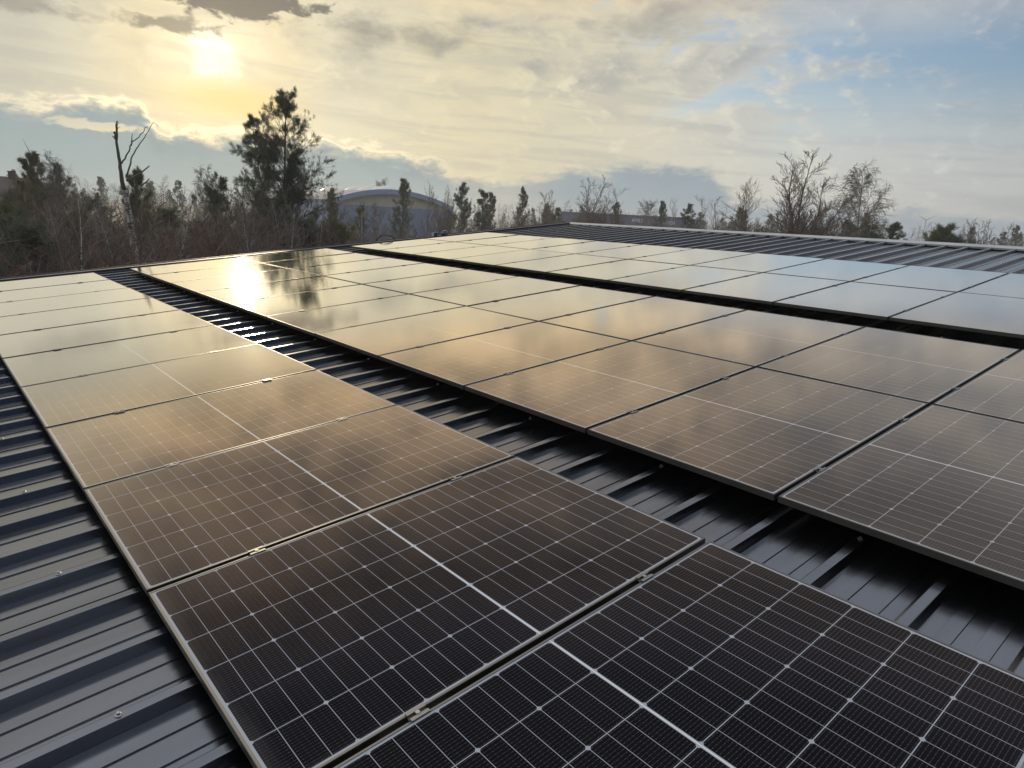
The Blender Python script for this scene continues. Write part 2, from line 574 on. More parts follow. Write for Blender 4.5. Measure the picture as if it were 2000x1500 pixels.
SCREW = screw_mesh()
spots = []
for k in range(-14, 38):
    v = 0.7965 + k * RIB
    if k % 3 == 0:
        for u in (-3.2, -2.2, -1.2, -0.213, 2.325, 6.16, 10.25, 11.4, 12.6):
            spots.append((u, v))
    else:
        spots.append((12.95, v)) if k % 2 == 0 else None
        spots.append((10.12, v)) if -8 < k < 30 else None
spots = [q for q in spots if V_LO + 0.2 < q[1] < V_HI - 0.2]
camp = Vector((-0.379, -0.223))
spots.sort(key=lambda q: (Vector(q) - camp).length if q[0] > -0.6 else 50 + q[0])
for u, v in spots[:100]:
    o = link('screw', SCREW, bld)
    o.location = rw(u, v, W_CR) - BL
    o.rotation_euler = (0, -SLOPE, random.uniform(0, 3))
mb = MB()
for u, v in spots[100:]:
    mb.tube([(u, v, W_CR), (u, v, W_CR + 0.004)], 0.0105, 8).tube([(u, v, W_CR + 0.004), (u, v, W_CR + 0.0105)], 0.006, 6)
tag(local(to_world(mb)).build('screws', M_screw, bld), kind='stuff')

# ------------------------------------------------------------------ solar panels
PW, PH, PT = 1.7553, 1.1345, 0.030           # panel: long side, short side, frame depth
PITCH = 1.154
FR = 0.0095                                   # frame width seen from above

M_frame = material('black_anodised_frame', (0.150, 0.142, 0.128), 0.46, 1.0)
M_glass = bpy.data.materials.new('solar_cells_under_glass')
M_glass.use_nodes = True
g = M_glass.node_tree
bs = g.nodes['Principled BSDF']
t = g.nodes.new('ShaderNodeTexCoord')
ox, oy, oz = sep(g, S(g, t.outputs['Object']))
oi = g.nodes.new('ShaderNodeObjectInfo')
rnd = S(g, oi.outputs['Random'])
# long side: two halves of twelve third-cut cells with a wide ribbon gap between; short side: six cells
CU, CV = 0.0713, 0.1838
half = PW / 2
ax = (ox - half).m('ABSOLUTE') - 0.0048        # distance from the middle ribbon
cu = ax / CU
fu = cu.m('FRACT')
iu = cu.m('FLOOR')
cv = (oy - (PH / 2 - 3 * CV)) / CV
fv = cv.m('FRACT')
inside = (ax.m('GREATER_THAN', 0.0)) * (cu.m('LESS_THAN', 12.0)) * (cv.m('GREATER_THAN', 0.0)) * (cv.m('LESS_THAN', 6.0))
du = (0.5 - (fu - 0.5).m('ABSOLUTE')) * CU      # metres to the nearest cell edge
dv = (0.5 - (fv - 0.5).m('ABSOLUTE')) * CV
line_u = 1.0 - du.ss(0.0005, 0.0013)
line_v = 1.0 - dv.ss(0.0009, 0.0018)
# full cells were cut in three: only every third joint has the cropped corners
full = (cu / 3.0).m('FRACT')
dfull = (0.5 - (full - 0.5).m('ABSOLUTE')) * (3 * CU)
diamond = 1.0 - (dfull + dv).ss(0.0085, 0.0105)
gap = (line_u.m('MAXIMUM', line_v).m('MAXIMUM', diamond)).m('MAXIMUM', 1.0 - inside)
# busbars along the long side, soldered pads on them
fb = (fv * 16.0).m('FRACT')
db = (fb - 0.5).m('ABSOLUTE') * (CV / 16.0)
bus = 1.0 - db.ss(0.00035, 0.00085)
pad = (1.0 - db.ss(0.0006, 0.0013)) * (1.0 - ((fu * 4.0).m('FRACT') - 0.5).m('ABSOLUTE').ss(0.05, 0.10))
fing = ((cu * 26.0).m('FRACT') - 0.5).m('ABSOLUTE').ss(0.40, 0.48)
rib_ = (1.0 - (ax + 0.0048).ss(0.0016, 0.0024))          # ribbon down the middle gap
# each cell a slightly different blue black
cellid = g.nodes.new('ShaderNodeTexWhiteNoise')
cellid.noise_dimensions = '3D'
g.links.new(vec(g, iu + (ox - half).m('SIGN') * 40.0, cv.m('FLOOR'), rnd * 91.0).s, cellid.inputs['Vector'])
cid = S(g, cellid.outputs['Value'])
cell = mixc(g, cid, (0.0016, 0.0018, 0.0036), (0.0036, 0.0026, 0.0030))
cell = mixc(g, fing * 0.05, cell, (0.03, 0.03, 0.035))
cell = mixc(g, bus * 0.28, cell, (0.13, 0.125, 0.12))
cell = mixc(g, pad * 0.14, cell, (0.42, 0.41, 0.40))
col = mixc(g, gap, cell, (0.34, 0.35, 0.38))
col = mixc(g, rib_ * 0.8, col, (0.75, 0.75, 0.73))
# dust film and a few dried drops
dust = noise(g, vec(g, ox + rnd * 37.0, oy + rnd * 11.0), 2.2, 6.0, 0.65)
spot = noise(g, vec(g, ox * 1.3 + rnd * 9.0, oy + rnd * 23.0), 34.0, 3.0, 0.6).ss(0.73, 0.80)
edge = (1.0 - (ox + (dust - 0.5) * 0.10).ss(0.010, 0.060)) + (1.0 - (oy + (dust - 0.5) * 0.06).ss(0.008, 0.035)) * 0.6   # grime gathers at the low edges
runs = noise(g, vec(g, ox * 0.8 + rnd * 5.0, oy * 9.0 + rnd * 31.0), 3.0, 4.0, 0.6).ss(0.60, 0.80)
col = mixc(g, (dust * 0.006 + spot * 0.06 + edge * 0.045 + runs * 0.010), col, (0.42, 0.39, 0.34))
g.links.new(col.s, bs.inputs['Base Color'])
bp = g.nodes.new('ShaderNodeBump')
bp.inputs['Strength'].default_value = 0.16
bp.inputs['Distance'].default_value = 0.0018
hgt = noise(g, vec(g, ox + rnd * 17.0, oy - rnd * 29.0), 3.5, 2.0, 0.5) + noise(g, vec(g, ox, oy), 60.0, 2.0, 0.5) * 0.012
g.links.new(hgt.s, bp.inputs['Height'])
bs.inputs['Specular IOR Level'].default_value = 0.0
bs.inputs['Roughness'].default_value = 0.8
# anti-reflective solar glass: almost no mirror face on, a strong one at a flat angle
gl = g.nodes.new('ShaderNodeBsdfAnisotropic')
gl.distribution = 'BECKMANN'
g.links.new((dust * 0.04 + spot * 0.15 + 0.060).s, gl.inputs['Roughness'])
g.links.new(bp.outputs[0], gl.inputs['Normal'])
ge = g.nodes.new('ShaderNodeNewGeometry')
vd = g.nodes.new('ShaderNodeVectorMath')
vd.operation = 'DOT_PRODUCT'
g.links.new(ge.outputs['Normal'], vd.inputs[0])
g.links.new(ge.outputs['Incoming'], vd.inputs[1])
refl = S(g, vd.outputs['Value']).ramp(0, 1, [(0, 1.0), (0.087, 1.0), (0.174, 0.90), (0.276, 0.46), (0.41, 0.150), (0.53, 0.031), (0.64, 0.008), (0.80, 0.004), (1.0, 0.003)])
ms = g.nodes.new('ShaderNodeMixShader')
g.links.new(refl.s, ms.inputs[0])
g.links.new(bs.outputs[0], ms.inputs[1])
g2 = g.nodes.new('ShaderNodeBsdfAnisotropic')     # faint bloom of the dusty, grained face
g2.distribution = 'GGX'
g2.inputs['Roughness'].default_value = 0.27
m2 = g.nodes.new('ShaderNodeMixShader')
g.links.new((dust * 0.006 + 0.003).s, m2.inputs[0])
tint = S(g, vd.outputs['Value']).ramp(0, 1, [(0, (1.0, 1.0, 1.0)), (0.174, (1.0, 0.98, 0.94)), (0.276, (1.0, 0.93, 0.83)), (0.41, (1.0, 0.84, 0.70)), (0.53, (1.0, 0.78, 0.66)), (0.64, (0.86, 0.80, 0.95)), (1.0, (0.75, 0.78, 1.0))])
g.links.new(tint.s, gl.inputs['Color'])               # the coating's brownish cast at middling angles
g.links.new(gl.outputs[0], m2.inputs[1])
g.links.new(g2.outputs[0], m2.inputs[2])
g.links.new(m2.outputs[0], ms.inputs[2])
g.links.new(ms.outputs[0], g.nodes['Material Output'].inputs[0])


def frame_mesh():
    m = MB()
    for x0, x1, y0, y1 in ((0, PW, 0, FR), (0, PW, PH - FR, PH), (0, FR, FR, PH - FR), (PW - FR, PW, FR, PH - FR)):
        m.box(x0, x1, y0, y1, -PT, 0.0)
    me = new_mesh('frame', m.v, m.f, M_frame)
    bm = bmesh.new()
    bm.from_mesh(me)
    ed = [e for e in bm.edges if all(abs(q.co.z) < 1e-6 for q in e.verts)]
    bmesh.ops.bevel(bm, geom=ed, offset=0.0012, segments=2, affect='EDGES')
    bm.to_mesh(me)
    bm.free()
    return me


def glass_mesh():
    m = MB()
    nx, ny = 2, 2
    m.add([(FR, FR, -0.0016), (PW - FR, FR, -0.0016), (PW - FR, PH - FR, -0.0016), (FR, PH - FR, -0.0016)], [(0, 1, 2, 3)])
    m.add([(FR, FR, -0.007), (PW - FR, FR, -0.007), (PW - FR, PH - FR, -0.007), (FR, PH - FR, -0.007)], [(3, 2, 1, 0)])
    return new_mesh('glass', m.v, m.f, M_glass)


FRAME, GLASS = frame_mesh(), glass_mesh()
ORD = ['front', 'second', 'third', 'fourth', 'fifth', 'sixth', 'seventh', 'eighth', 'ninth', 'tenth', 'eleventh', 'twelfth', 'thirteenth']
# arrays: (name, left edges u, first seam v, rows)
U_MID, U_RGT = 2.29234, 6.34579
V_MID, V_RGT = 1.16641, 2.33924
arrays = [('narrow single-column array', [('', 0.0)], 0.0, -1, 11, 'panels of the single column'),
          ('middle array', [('lower column', U_MID), ('upper column', U_MID + PW + 0.0155)], V_MID, -2, 10, 'panels of the middle array'),
          ('upper array by the ridge', [('lower column', U_RGT), ('upper column', U_RGT + PW + 0.0155)], V_RGT, -2, 9, 'panels of the upper array')]
panel_proto = None
for an, cols, v0, ra, rb, grp in arrays:
    for cn, u0 in cols:
        for r in range(ra, rb):
            idx = rb - 1 - r                   # counted from the far verge
            which = 'row nearest the far verge' if idx == 0 else ORD[idx] + ' row from the far verge'
            lab = 'black-framed solar panel, ' + (cn + ' of the ' if cn else '') + an.replace(' by the ridge', '') + ', ' + which
            if an.startswith('narrow') and r == 0:
                lab = 'solar panel of the single column cut by the bottom of the picture'
            if an.startswith('narrow') and r == 1:
                lab = 'black-framed solar panel, narrow single-column array, complete panel nearest the camera'
            o = thing('solar_panel', lab, 'solar panel', rw(u0, v0 + r * PITCH + 0.0, 0.0), grp,
                      (random.gauss(0, 0.0011), -SLOPE + random.gauss(0, 0.0011), 0))
            link('frame', FRAME, o)
            link('glass', GLASS, o)

# clamps: an aluminium bridge over two frames, a bolt, and a short rail underneath on the rib
M_clamp = material('clamp_aluminium', (0.22, 0.21, 0.19), 0.42, 1.0)
M_rail = material('mounting_rail_aluminium', (0.30, 0.30, 0.30), 0.45, 1.0)


def clamp_meshes():
    gap = PITCH - PH
    c = MB()
    c.box(-0.030, 0.030, -gap / 2 - 0.0085, -gap / 2 + 0.003, 0.0006, 0.0040)
    c.box(-0.030, 0.030, gap / 2 - 0.003, gap / 2 + 0.0085, 0.0006, 0.0040)
    c.box(-0.030, 0.030, -gap / 2 + 0.001, -gap / 2 + 0.004, -0.008, 0.0030)
    c.box(-0.030, 0.030, gap / 2 - 0.004, gap / 2 - 0.001, -0.008, 0.0030)
    c.box(-0.030, 0.030, -gap / 2 + 0.0035, gap / 2 - 0.0035, -0.008, -0.0045)
    b = MB()
    b.tube([(0, 0, -0.0045), (0, 0, 0.0050)], 0.0068, 16)
    b.tube([(0, 0, 0.0050), (0, 0, 0.0051)], [0.0036, 0.0036], 6)
    r = MB()
    r.box(-0.11, 0.11, -0.018, 0.018, W_CR - 0.0, -PT - 0.001)
    return (new_mesh('clamp_plate', c.v, c.f, M_clamp), new_mesh('bolt', b.v, b.f, M_screw), new_mesh('rail', r.v, r.f, M_rail))


CP, CB, CRL = clamp_meshes()
SIDE = {0: 'lower', 1: 'upper'}
for an, cols, v0, ra, rb, grp in arrays:
    for ci, (cn, u0) in enumerate(cols):
        for r in range(ra + 1, rb):
            idx = rb - r
            for si, du_ in enumerate((0.400, 1.368)):
                a = {'n': 'single column', 'm': 'middle array', 'u': 'upper array'}[an[0]]
                lab = 'small clamp, %s end of %s seam from far verge, %s%s' % (SIDE[si], ORD[idx - 1] if idx > 1 else 'first', (cn + ' of the ' if cn else ''), a)
                if an[0] == 'n' and r == 1:
                    lab = 'aluminium clamp with a bright bolt, %s end of the seam nearest the camera' % SIDE[si]
                o = thing('panel_clamp', lab, 'clamp', rw(u0 + du_, v0 + r * PITCH - (PITCH - PH) / 2, 0.0), 'clamps between the solar panels', (0, -SLOPE, 0))
                link('clamp_plate', CP, o)
                link('bolt', CB, o)
                link('rail', CRL, o)


# ------------------------------------------------------------------ placing things far off
def ray(px, py):
    a, b = (px - 1000) / FPX, (py - 750) / FPX
    return Vector([ROWS[i][0] * a + ROWS[i][1] * b + ROWS[i][2] for i in range(3)])


def at(px, py, dist):
    """the point seen at (px, py) of the photograph, dist metres away over the ground"""
    d = ray(px, py)
    return CAM + d * (dist / d.to_2d().length)


def on_roof(px, py, w):
    """where the sight line through (px, py) meets the plane w above the panel plane"""
    d = ray(px, py)
    nrm = Vector((-SN, 0, CS))
    p0 = rw(0, 0, w)
    return CAM + d * ((p0 - CAM).dot(nrm) / d.dot(nrm))


# ------------------------------------------------------------------ ground
M_ground = material('winter_meadow', (0.055, 0.052, 0.028), 0.9)
g = M_ground.node_tree
b = g.nodes['Principled BSDF']
t = g.nodes.new('ShaderNodeTexCoord')
P = S(g, t.outputs['Object'])
c = mixc(g, noise(g, P, 0.05, 5.0, 0.6).ss(0.4, 0.6), (0.050, 0.045, 0.026), (0.060, 0.070, 0.030))
c = mixc(g, noise(g, P, 1.4, 6.0, 0.7).ss(0.35, 0.7), c, (0.085, 0.070, 0.045))
g.links.new(c.s, b.inputs['Base Color'])
N_ = 48
gv, gf = [(0, 0, 0)], []
rings = [30, 80, 200, 500, 1200, 2600, 4600]
for r in rings:
    for k in range(N_):
        a = 2 * math.pi * k / N_
        gv.append((r * math.cos(a), r * math.sin(a), 0))
for k in range(N_):
    gf.append([0, 1 + k, 1 + (k + 1) % N_])
for i in range(len(rings) - 1):
    for k in range(N_):
        a, c_ = 1 + i * N_ + k, 1 + i * N_ + (k + 1) % N_
        gf.append([a, a + N_, c_ + N_, c_])
tag(link('ground', new_mesh('ground', gv, gf, M_ground)), kind='structure')

M_road = material('wet_asphalt', (0.05, 0.05, 0.05), 0.24)
vary(M_road, 0.5, 0.4, 0.10)
for nm, strip, wd in (('road', [(150, 440, 62), (360, 455, 66), (520, 462, 72), (700, 470, 80)], 5.0),
                      ('car_park', [(250, 408, 108), (370, 410, 110), (480, 416, 114)], 5.0)):
    pts = []
    for px, py, dd in strip:
        q = at(px, py, dd)
        pts.append(Vector((q.x, q.y, 0.0)))
    mb = MB()
    for i, q in enumerate(pts):
        d = (pts[min(i + 1, len(pts) - 1)] - pts[max(i - 1, 0)]).normalized()
        s_ = Vector((-d.y, d.x, 0)) * wd / 2
        mb.v += [(q + s_ + Vector((0, 0, 0.012))), (q - s_ + Vector((0, 0, 0.012)))]
    for i in range(len(pts) - 1):
        mb.f.append([2 * i, 2 * i + 1, 2 * i + 3, 2 * i + 2])
    tag(mb.build(nm, M_road), kind='structure')

# ------------------------------------------------------------------ trees: vectorised growth
def unit(a):
    return a / np.maximum(np.linalg.norm(a, axis=-1, keepdims=True), 1e-9)


def perp(d, rg):
    q = rg.normal(size=d.shape)
    q -= d * np.sum(q * d, -1, keepdims=True)
    return unit(q)


def grow(rg, P, Dr, L, R, nseg, wob, trop, tip=0.25, bend=None):
    """N branches at once: points (N,nseg+1,3), radii, directions"""
    n = len(P)
    pts = np.zeros((n, nseg + 1, 3))
    ds = np.zeros((n, nseg + 1, 3))
    pts[:, 0] = P
    d = unit(Dr)
    ds[:, 0] = d
    tv = np.asarray(trop, float)
    for k in range(nseg):
        d = unit(d + rg.normal(size=d.shape) * wob + tv * (1.0 / nseg))
        pts[:, k + 1] = pts[:, k] + d * (L / nseg)[:, None]
        ds[:, k + 1] = d
    tt = np.linspace(0, 1, nseg + 1)
    rad = R[:, None] * (1 - tt[None, :] * (1 - tip))
    return pts, rad, ds


def kids(rg, pts, rad, ds, L, per, t0, t1, ang, lr, rr, prof=None, azim=None):
    """start points, directions, lengths and radii of children along the branches"""
    n, m = pts.shape[:2]
    k = per
    t = t0 + (t1 - t0) * (np.arange(k)[None, :] + rg.random((n, k))) / k
    f = t * (m - 1)
    i = np.minimum(f.astype(int), m - 2)
    w = (f - i)[..., None]
    rows = np.arange(n)[:, None]
    P = pts[rows, i] * (1 - w) + pts[rows, i + 1] * w
    d = ds[rows, i + 1]
    r = rad[rows, i] * (1 - w[..., 0]) + rad[rows, i + 1] * w[..., 0]
    P, d, r, t = P.reshape(-1, 3), d.reshape(-1, 3), r.reshape(-1), t.reshape(-1)
    a = np.radians(ang[0] + (ang[1] - ang[0]) * rg.random(len(P)))[:, None]
    nd = unit(d * np.cos(a) + perp(d, rg) * np.sin(a))
    LL = np.repeat(L, k) * (lr[0] + (lr[1] - lr[0]) * rg.random(len(P)))
    if prof is not None:
        LL = LL * prof(t)
    return P, nd, LL, np.minimum(r * rr, r), t


def segs(pts, rad):
    a = pts[:, :-1].reshape(-1, 3)
    b = pts[:, 1:].reshape(-1, 3)
    return a, b, rad[:, :-1].reshape(-1), rad[:, 1:].reshape(-1)


def prisms(parts, sides):
    """all segments as tapered prisms -> verts, quads"""
    a = np.concatenate([q[0] for q in parts])
    b = np.concatenate([q[1] for q in parts])
    ra = np.concatenate([q[2] for q in parts])
    rb = np.concatenate([q[3] for q in parts])
    d = unit(b - a)
    ref = np.where(np.abs(d[:, 2:3]) > 0.9, np.array([[1.0, 0, 0]]), np.array([[0, 0, 1.0]]))
    u = unit(np.cross(d, ref))
    v = np.cross(d, u)
    th_ = np.arange(sides) * 2 * math.pi / sides
    off = u[:, None, :] * np.cos(th_)[None, :, None] + v[:, None, :] * np.sin(th_)[None, :, None]
    lo = a[:, None, :] + off * ra[:, None, None]
    hi = b[:, None, :] + off * rb[:, None, None]
    n = len(a)
    V = np.concatenate([lo, hi], axis=1).reshape(-1, 3)
    base = (np.arange(n) * 2 * sides)[:, None, None]
    k = np.arange(sides)
    q = np.stack([k, (k + 1) % sides, sides + (k + 1) % sides, sides + k], 1)[None]
    return V, (base + q).reshape(-1, 4)


def needles(rg, C, Dn, per, ln, wd, spread):
    """tufts of flat needles: every needle one thin triangle"""
    n = len(C)
    d = np.repeat(Dn, per, 0)
    c = np.repeat(C, per, 0)
    d = unit(d + rg.normal(size=d.shape) * spread)
    s = perp(d, rg)
    l = ln * (0.6 + 0.6 * rg.random(len(d)))[:, None]
    c = c + rg.normal(size=c.shape) * ln * 0.22
    V = np.stack([c - s * wd / 2, c + s * wd / 2, c + d * l], 1).reshape(-1, 3)
    return V, np.arange(len(V)).reshape(-1, 3)


M_bark = vary(material('grey_brown_bark', (0.075, 0.063, 0.052), 0.9), 9.0, 0.45, 0, 0.5, (1, 1, 0.25))
M_twig = vary(material('brown_twigs', (0.130, 0.092, 0.070), 0.85), 1.2, 0.35)
M_redtwig = vary(material('reddish_twigs', (0.160, 0.086, 0.060), 0.85), 1.2, 0.35)
M_palet = vary(material('pale_twigs', (0.170, 0.150, 0.125), 0.85), 1.2, 0.3)
M_pinebark = vary(material('pine_bark', (0.075, 0.048, 0.032), 0.9), 8.0, 0.4, 0, 0.5, (1, 1, 0.3))
M_birch = material('birch_bark', (0.42, 0.40, 0.37), 0.7)
g = M_birch.node_tree
t = g.nodes.new('ShaderNodeTexCoord')
mp = g.nodes.new('ShaderNodeMapping')
mp.inputs['Scale'].default_value = (2.0, 2.0, 9.0)
g.links.new(t.outputs['Object'], mp.inputs[0])
c = mixc(g, noise(g, S(g, mp.outputs[0]), 1.3, 5.0, 0.7).ss(0.50, 0.60), (0.40, 0.38, 0.35), (0.045, 0.04, 0.035))
g.links.new(c.s, g.nodes['Principled BSDF'].inputs['Base Color'])


def foliage(name, lo, hi, scale=0.8):
    m = bpy.data.materials.new(name)
    m.use_nodes = True
    g = m.node_tree
    b = g.nodes['Principled BSDF']
    t = g.nodes.new('ShaderNodeTexCoord')
    c = mixc(g, noise(g, S(g, t.outputs['Object']), scale, 5.0, 0.6).ss(0.36, 0.64), lo, hi)
    g.links.new(c.s, b.inputs['Base Color'])
    b.inputs['Roughness'].default_value = 0.65
    tr = g.nodes.new('ShaderNodeBsdfTranslucent')
    g.links.new(c.s, tr.inputs[0])
    mx = g.nodes.new('ShaderNodeMixShader')
    mx.inputs[0].default_value = 0.30
    g.links.new(b.outputs[0], mx.inputs[1])
    g.links.new(tr.outputs[0], mx.inputs[2])
    g.links.new(mx.outputs[0], g.nodes['Material Output'].inputs[0])
    return m


M_needle = foliage('pine_needles', (0.052, 0.066, 0.036), (0.105, 0.118, 0.058))
M_needle2 = foliage('blue_green_needles', (0.046, 0.062, 0.044), (0.085, 0.105, 0.064))
M_needle3 = foliage('yellow_green_needles', (0.065, 0.078, 0.028), (0.130, 0.130, 0.048))


def pine(seed, H, spread, stems=1, bare_to=0.10, whorls=16, tuft=26, ln=0.17, wd=0.016, subs=8, open_top=0.5):
    """Scots pine: trunk, whorls of rising limbs, side shoots, needle tufts at every shoot's end half"""
    rg = np.random.default_rng(seed)
    T, tw, C, Dn = [], [], [], []
    lay = [(0.0, 1.0, 1.0), (-0.075, 0.90, 0.66), (0.100, 0.80, 0.62)][:stems]      # lean per metre, height share, limb share
    for st, (lean, hs, sh_) in enumerate(lay):
        h = H * hs
        d0 = np.array([[lean, 0.10 * (st - 0.5) if st else 0.0, 1.0]])
        p0 = np.array([[-0.10 * st, 0.05 * st, 0.0]])
        pts, rad, ds = grow(rg, p0, d0, np.array([h]), np.array([0.0125 * H * (1 if st == 0 else 0.62)]), 14, 0.016, (0, 0, 0.06), 0.10)
        T.append(segs(pts, rad))
        prof = lambda t: (np.maximum(1.03 - t, 0.02) ** 0.78) * np.clip(0.45 + (t - bare_to) * 2.6, 0.45, 1.0) + 0.035
        P, nd, LL, R, tt = kids(rg, pts, rad, ds, np.array([1.0]), whorls * 5, bare_to, 0.985, (58, 84), (0.62, 1.22), 0.40, prof)
        LL = LL * spread * sh_
        nd = unit(nd + np.array([0, 0, 0.55]) * tt[:, None])
        p1, r1, d1 = grow(rg, P, nd, LL, np.maximum(R, 0.012), 6, 0.10, (0, 0, 0.50), 0.25)
        tw.append(segs(p1, r1))
        P2, n2, L2, R2, t2 = kids(rg, p1, r1, d1, LL, int(subs * (1.5 if st == 0 and stems > 1 else 1.0)), 0.18, 1.0, (32, 66), (0.24, 0.46), 0.5, lambda t: 1.15 - 0.6 * t)
        L2 = np.maximum(L2, 0.22)
        p2, r2, d2 = grow(rg, P2, n2, L2, np.maximum(R2, 0.006), 4, 0.14, (0, 0, 0.45), 0.4)
        tw.append(segs(p2, r2))
        for k, w in ((1, 0.35), (2, 0.6), (3, 0.9), (4, 1.0)):
            sel = rg.random(len(p2)) < w
            C.append(p2[sel, k])
            Dn.append(unit(d2[sel, k] + np.array([0, 0, 0.35])))
        for k, w in ((4, 0.5), (5, 0.9), (6, 1.0)):
            sel = rg.random(len(p1)) < w
            C.append(p1[sel, k])
            Dn.append(unit(d1[sel, k] + np.array([0, 0, 0.35])))
        for k in (-1, -1, -1, -2):
            for f_ in (0.0, 0.35, 0.7):
                C.append(pts[:, k] * (1 - f_) + pts[:, k - 1] * f_)
                Dn.append(unit(ds[:, k] + rg.normal(size=(1, 3)) * 0.25))
    C, Dn = np.concatenate(C), np.concatenate(Dn)
    # open the crown: whole clumps of shoots are missing
    cell = np.floor(C / np.array([0.055 * H, 0.055 * H, 0.035 * H])).astype(int)
    hsh = np.abs(np.sin(cell[:, 0] * 12.9 + cell[:, 1] * 78.2 + cell[:, 2] * 37.7 + seed) * 43758.5) % 1.0
    zt = np.clip(C[:, 2] / H, 0, 1)
    keep = hsh > (0.10 + open_top * 0.45 * zt)
    C, Dn = C[keep], Dn[keep]
    V, F = needles(rg, C, Dn, tuft, ln, wd, 0.50)
    return prisms(T, 8), prisms(tw, 4), (V, F)


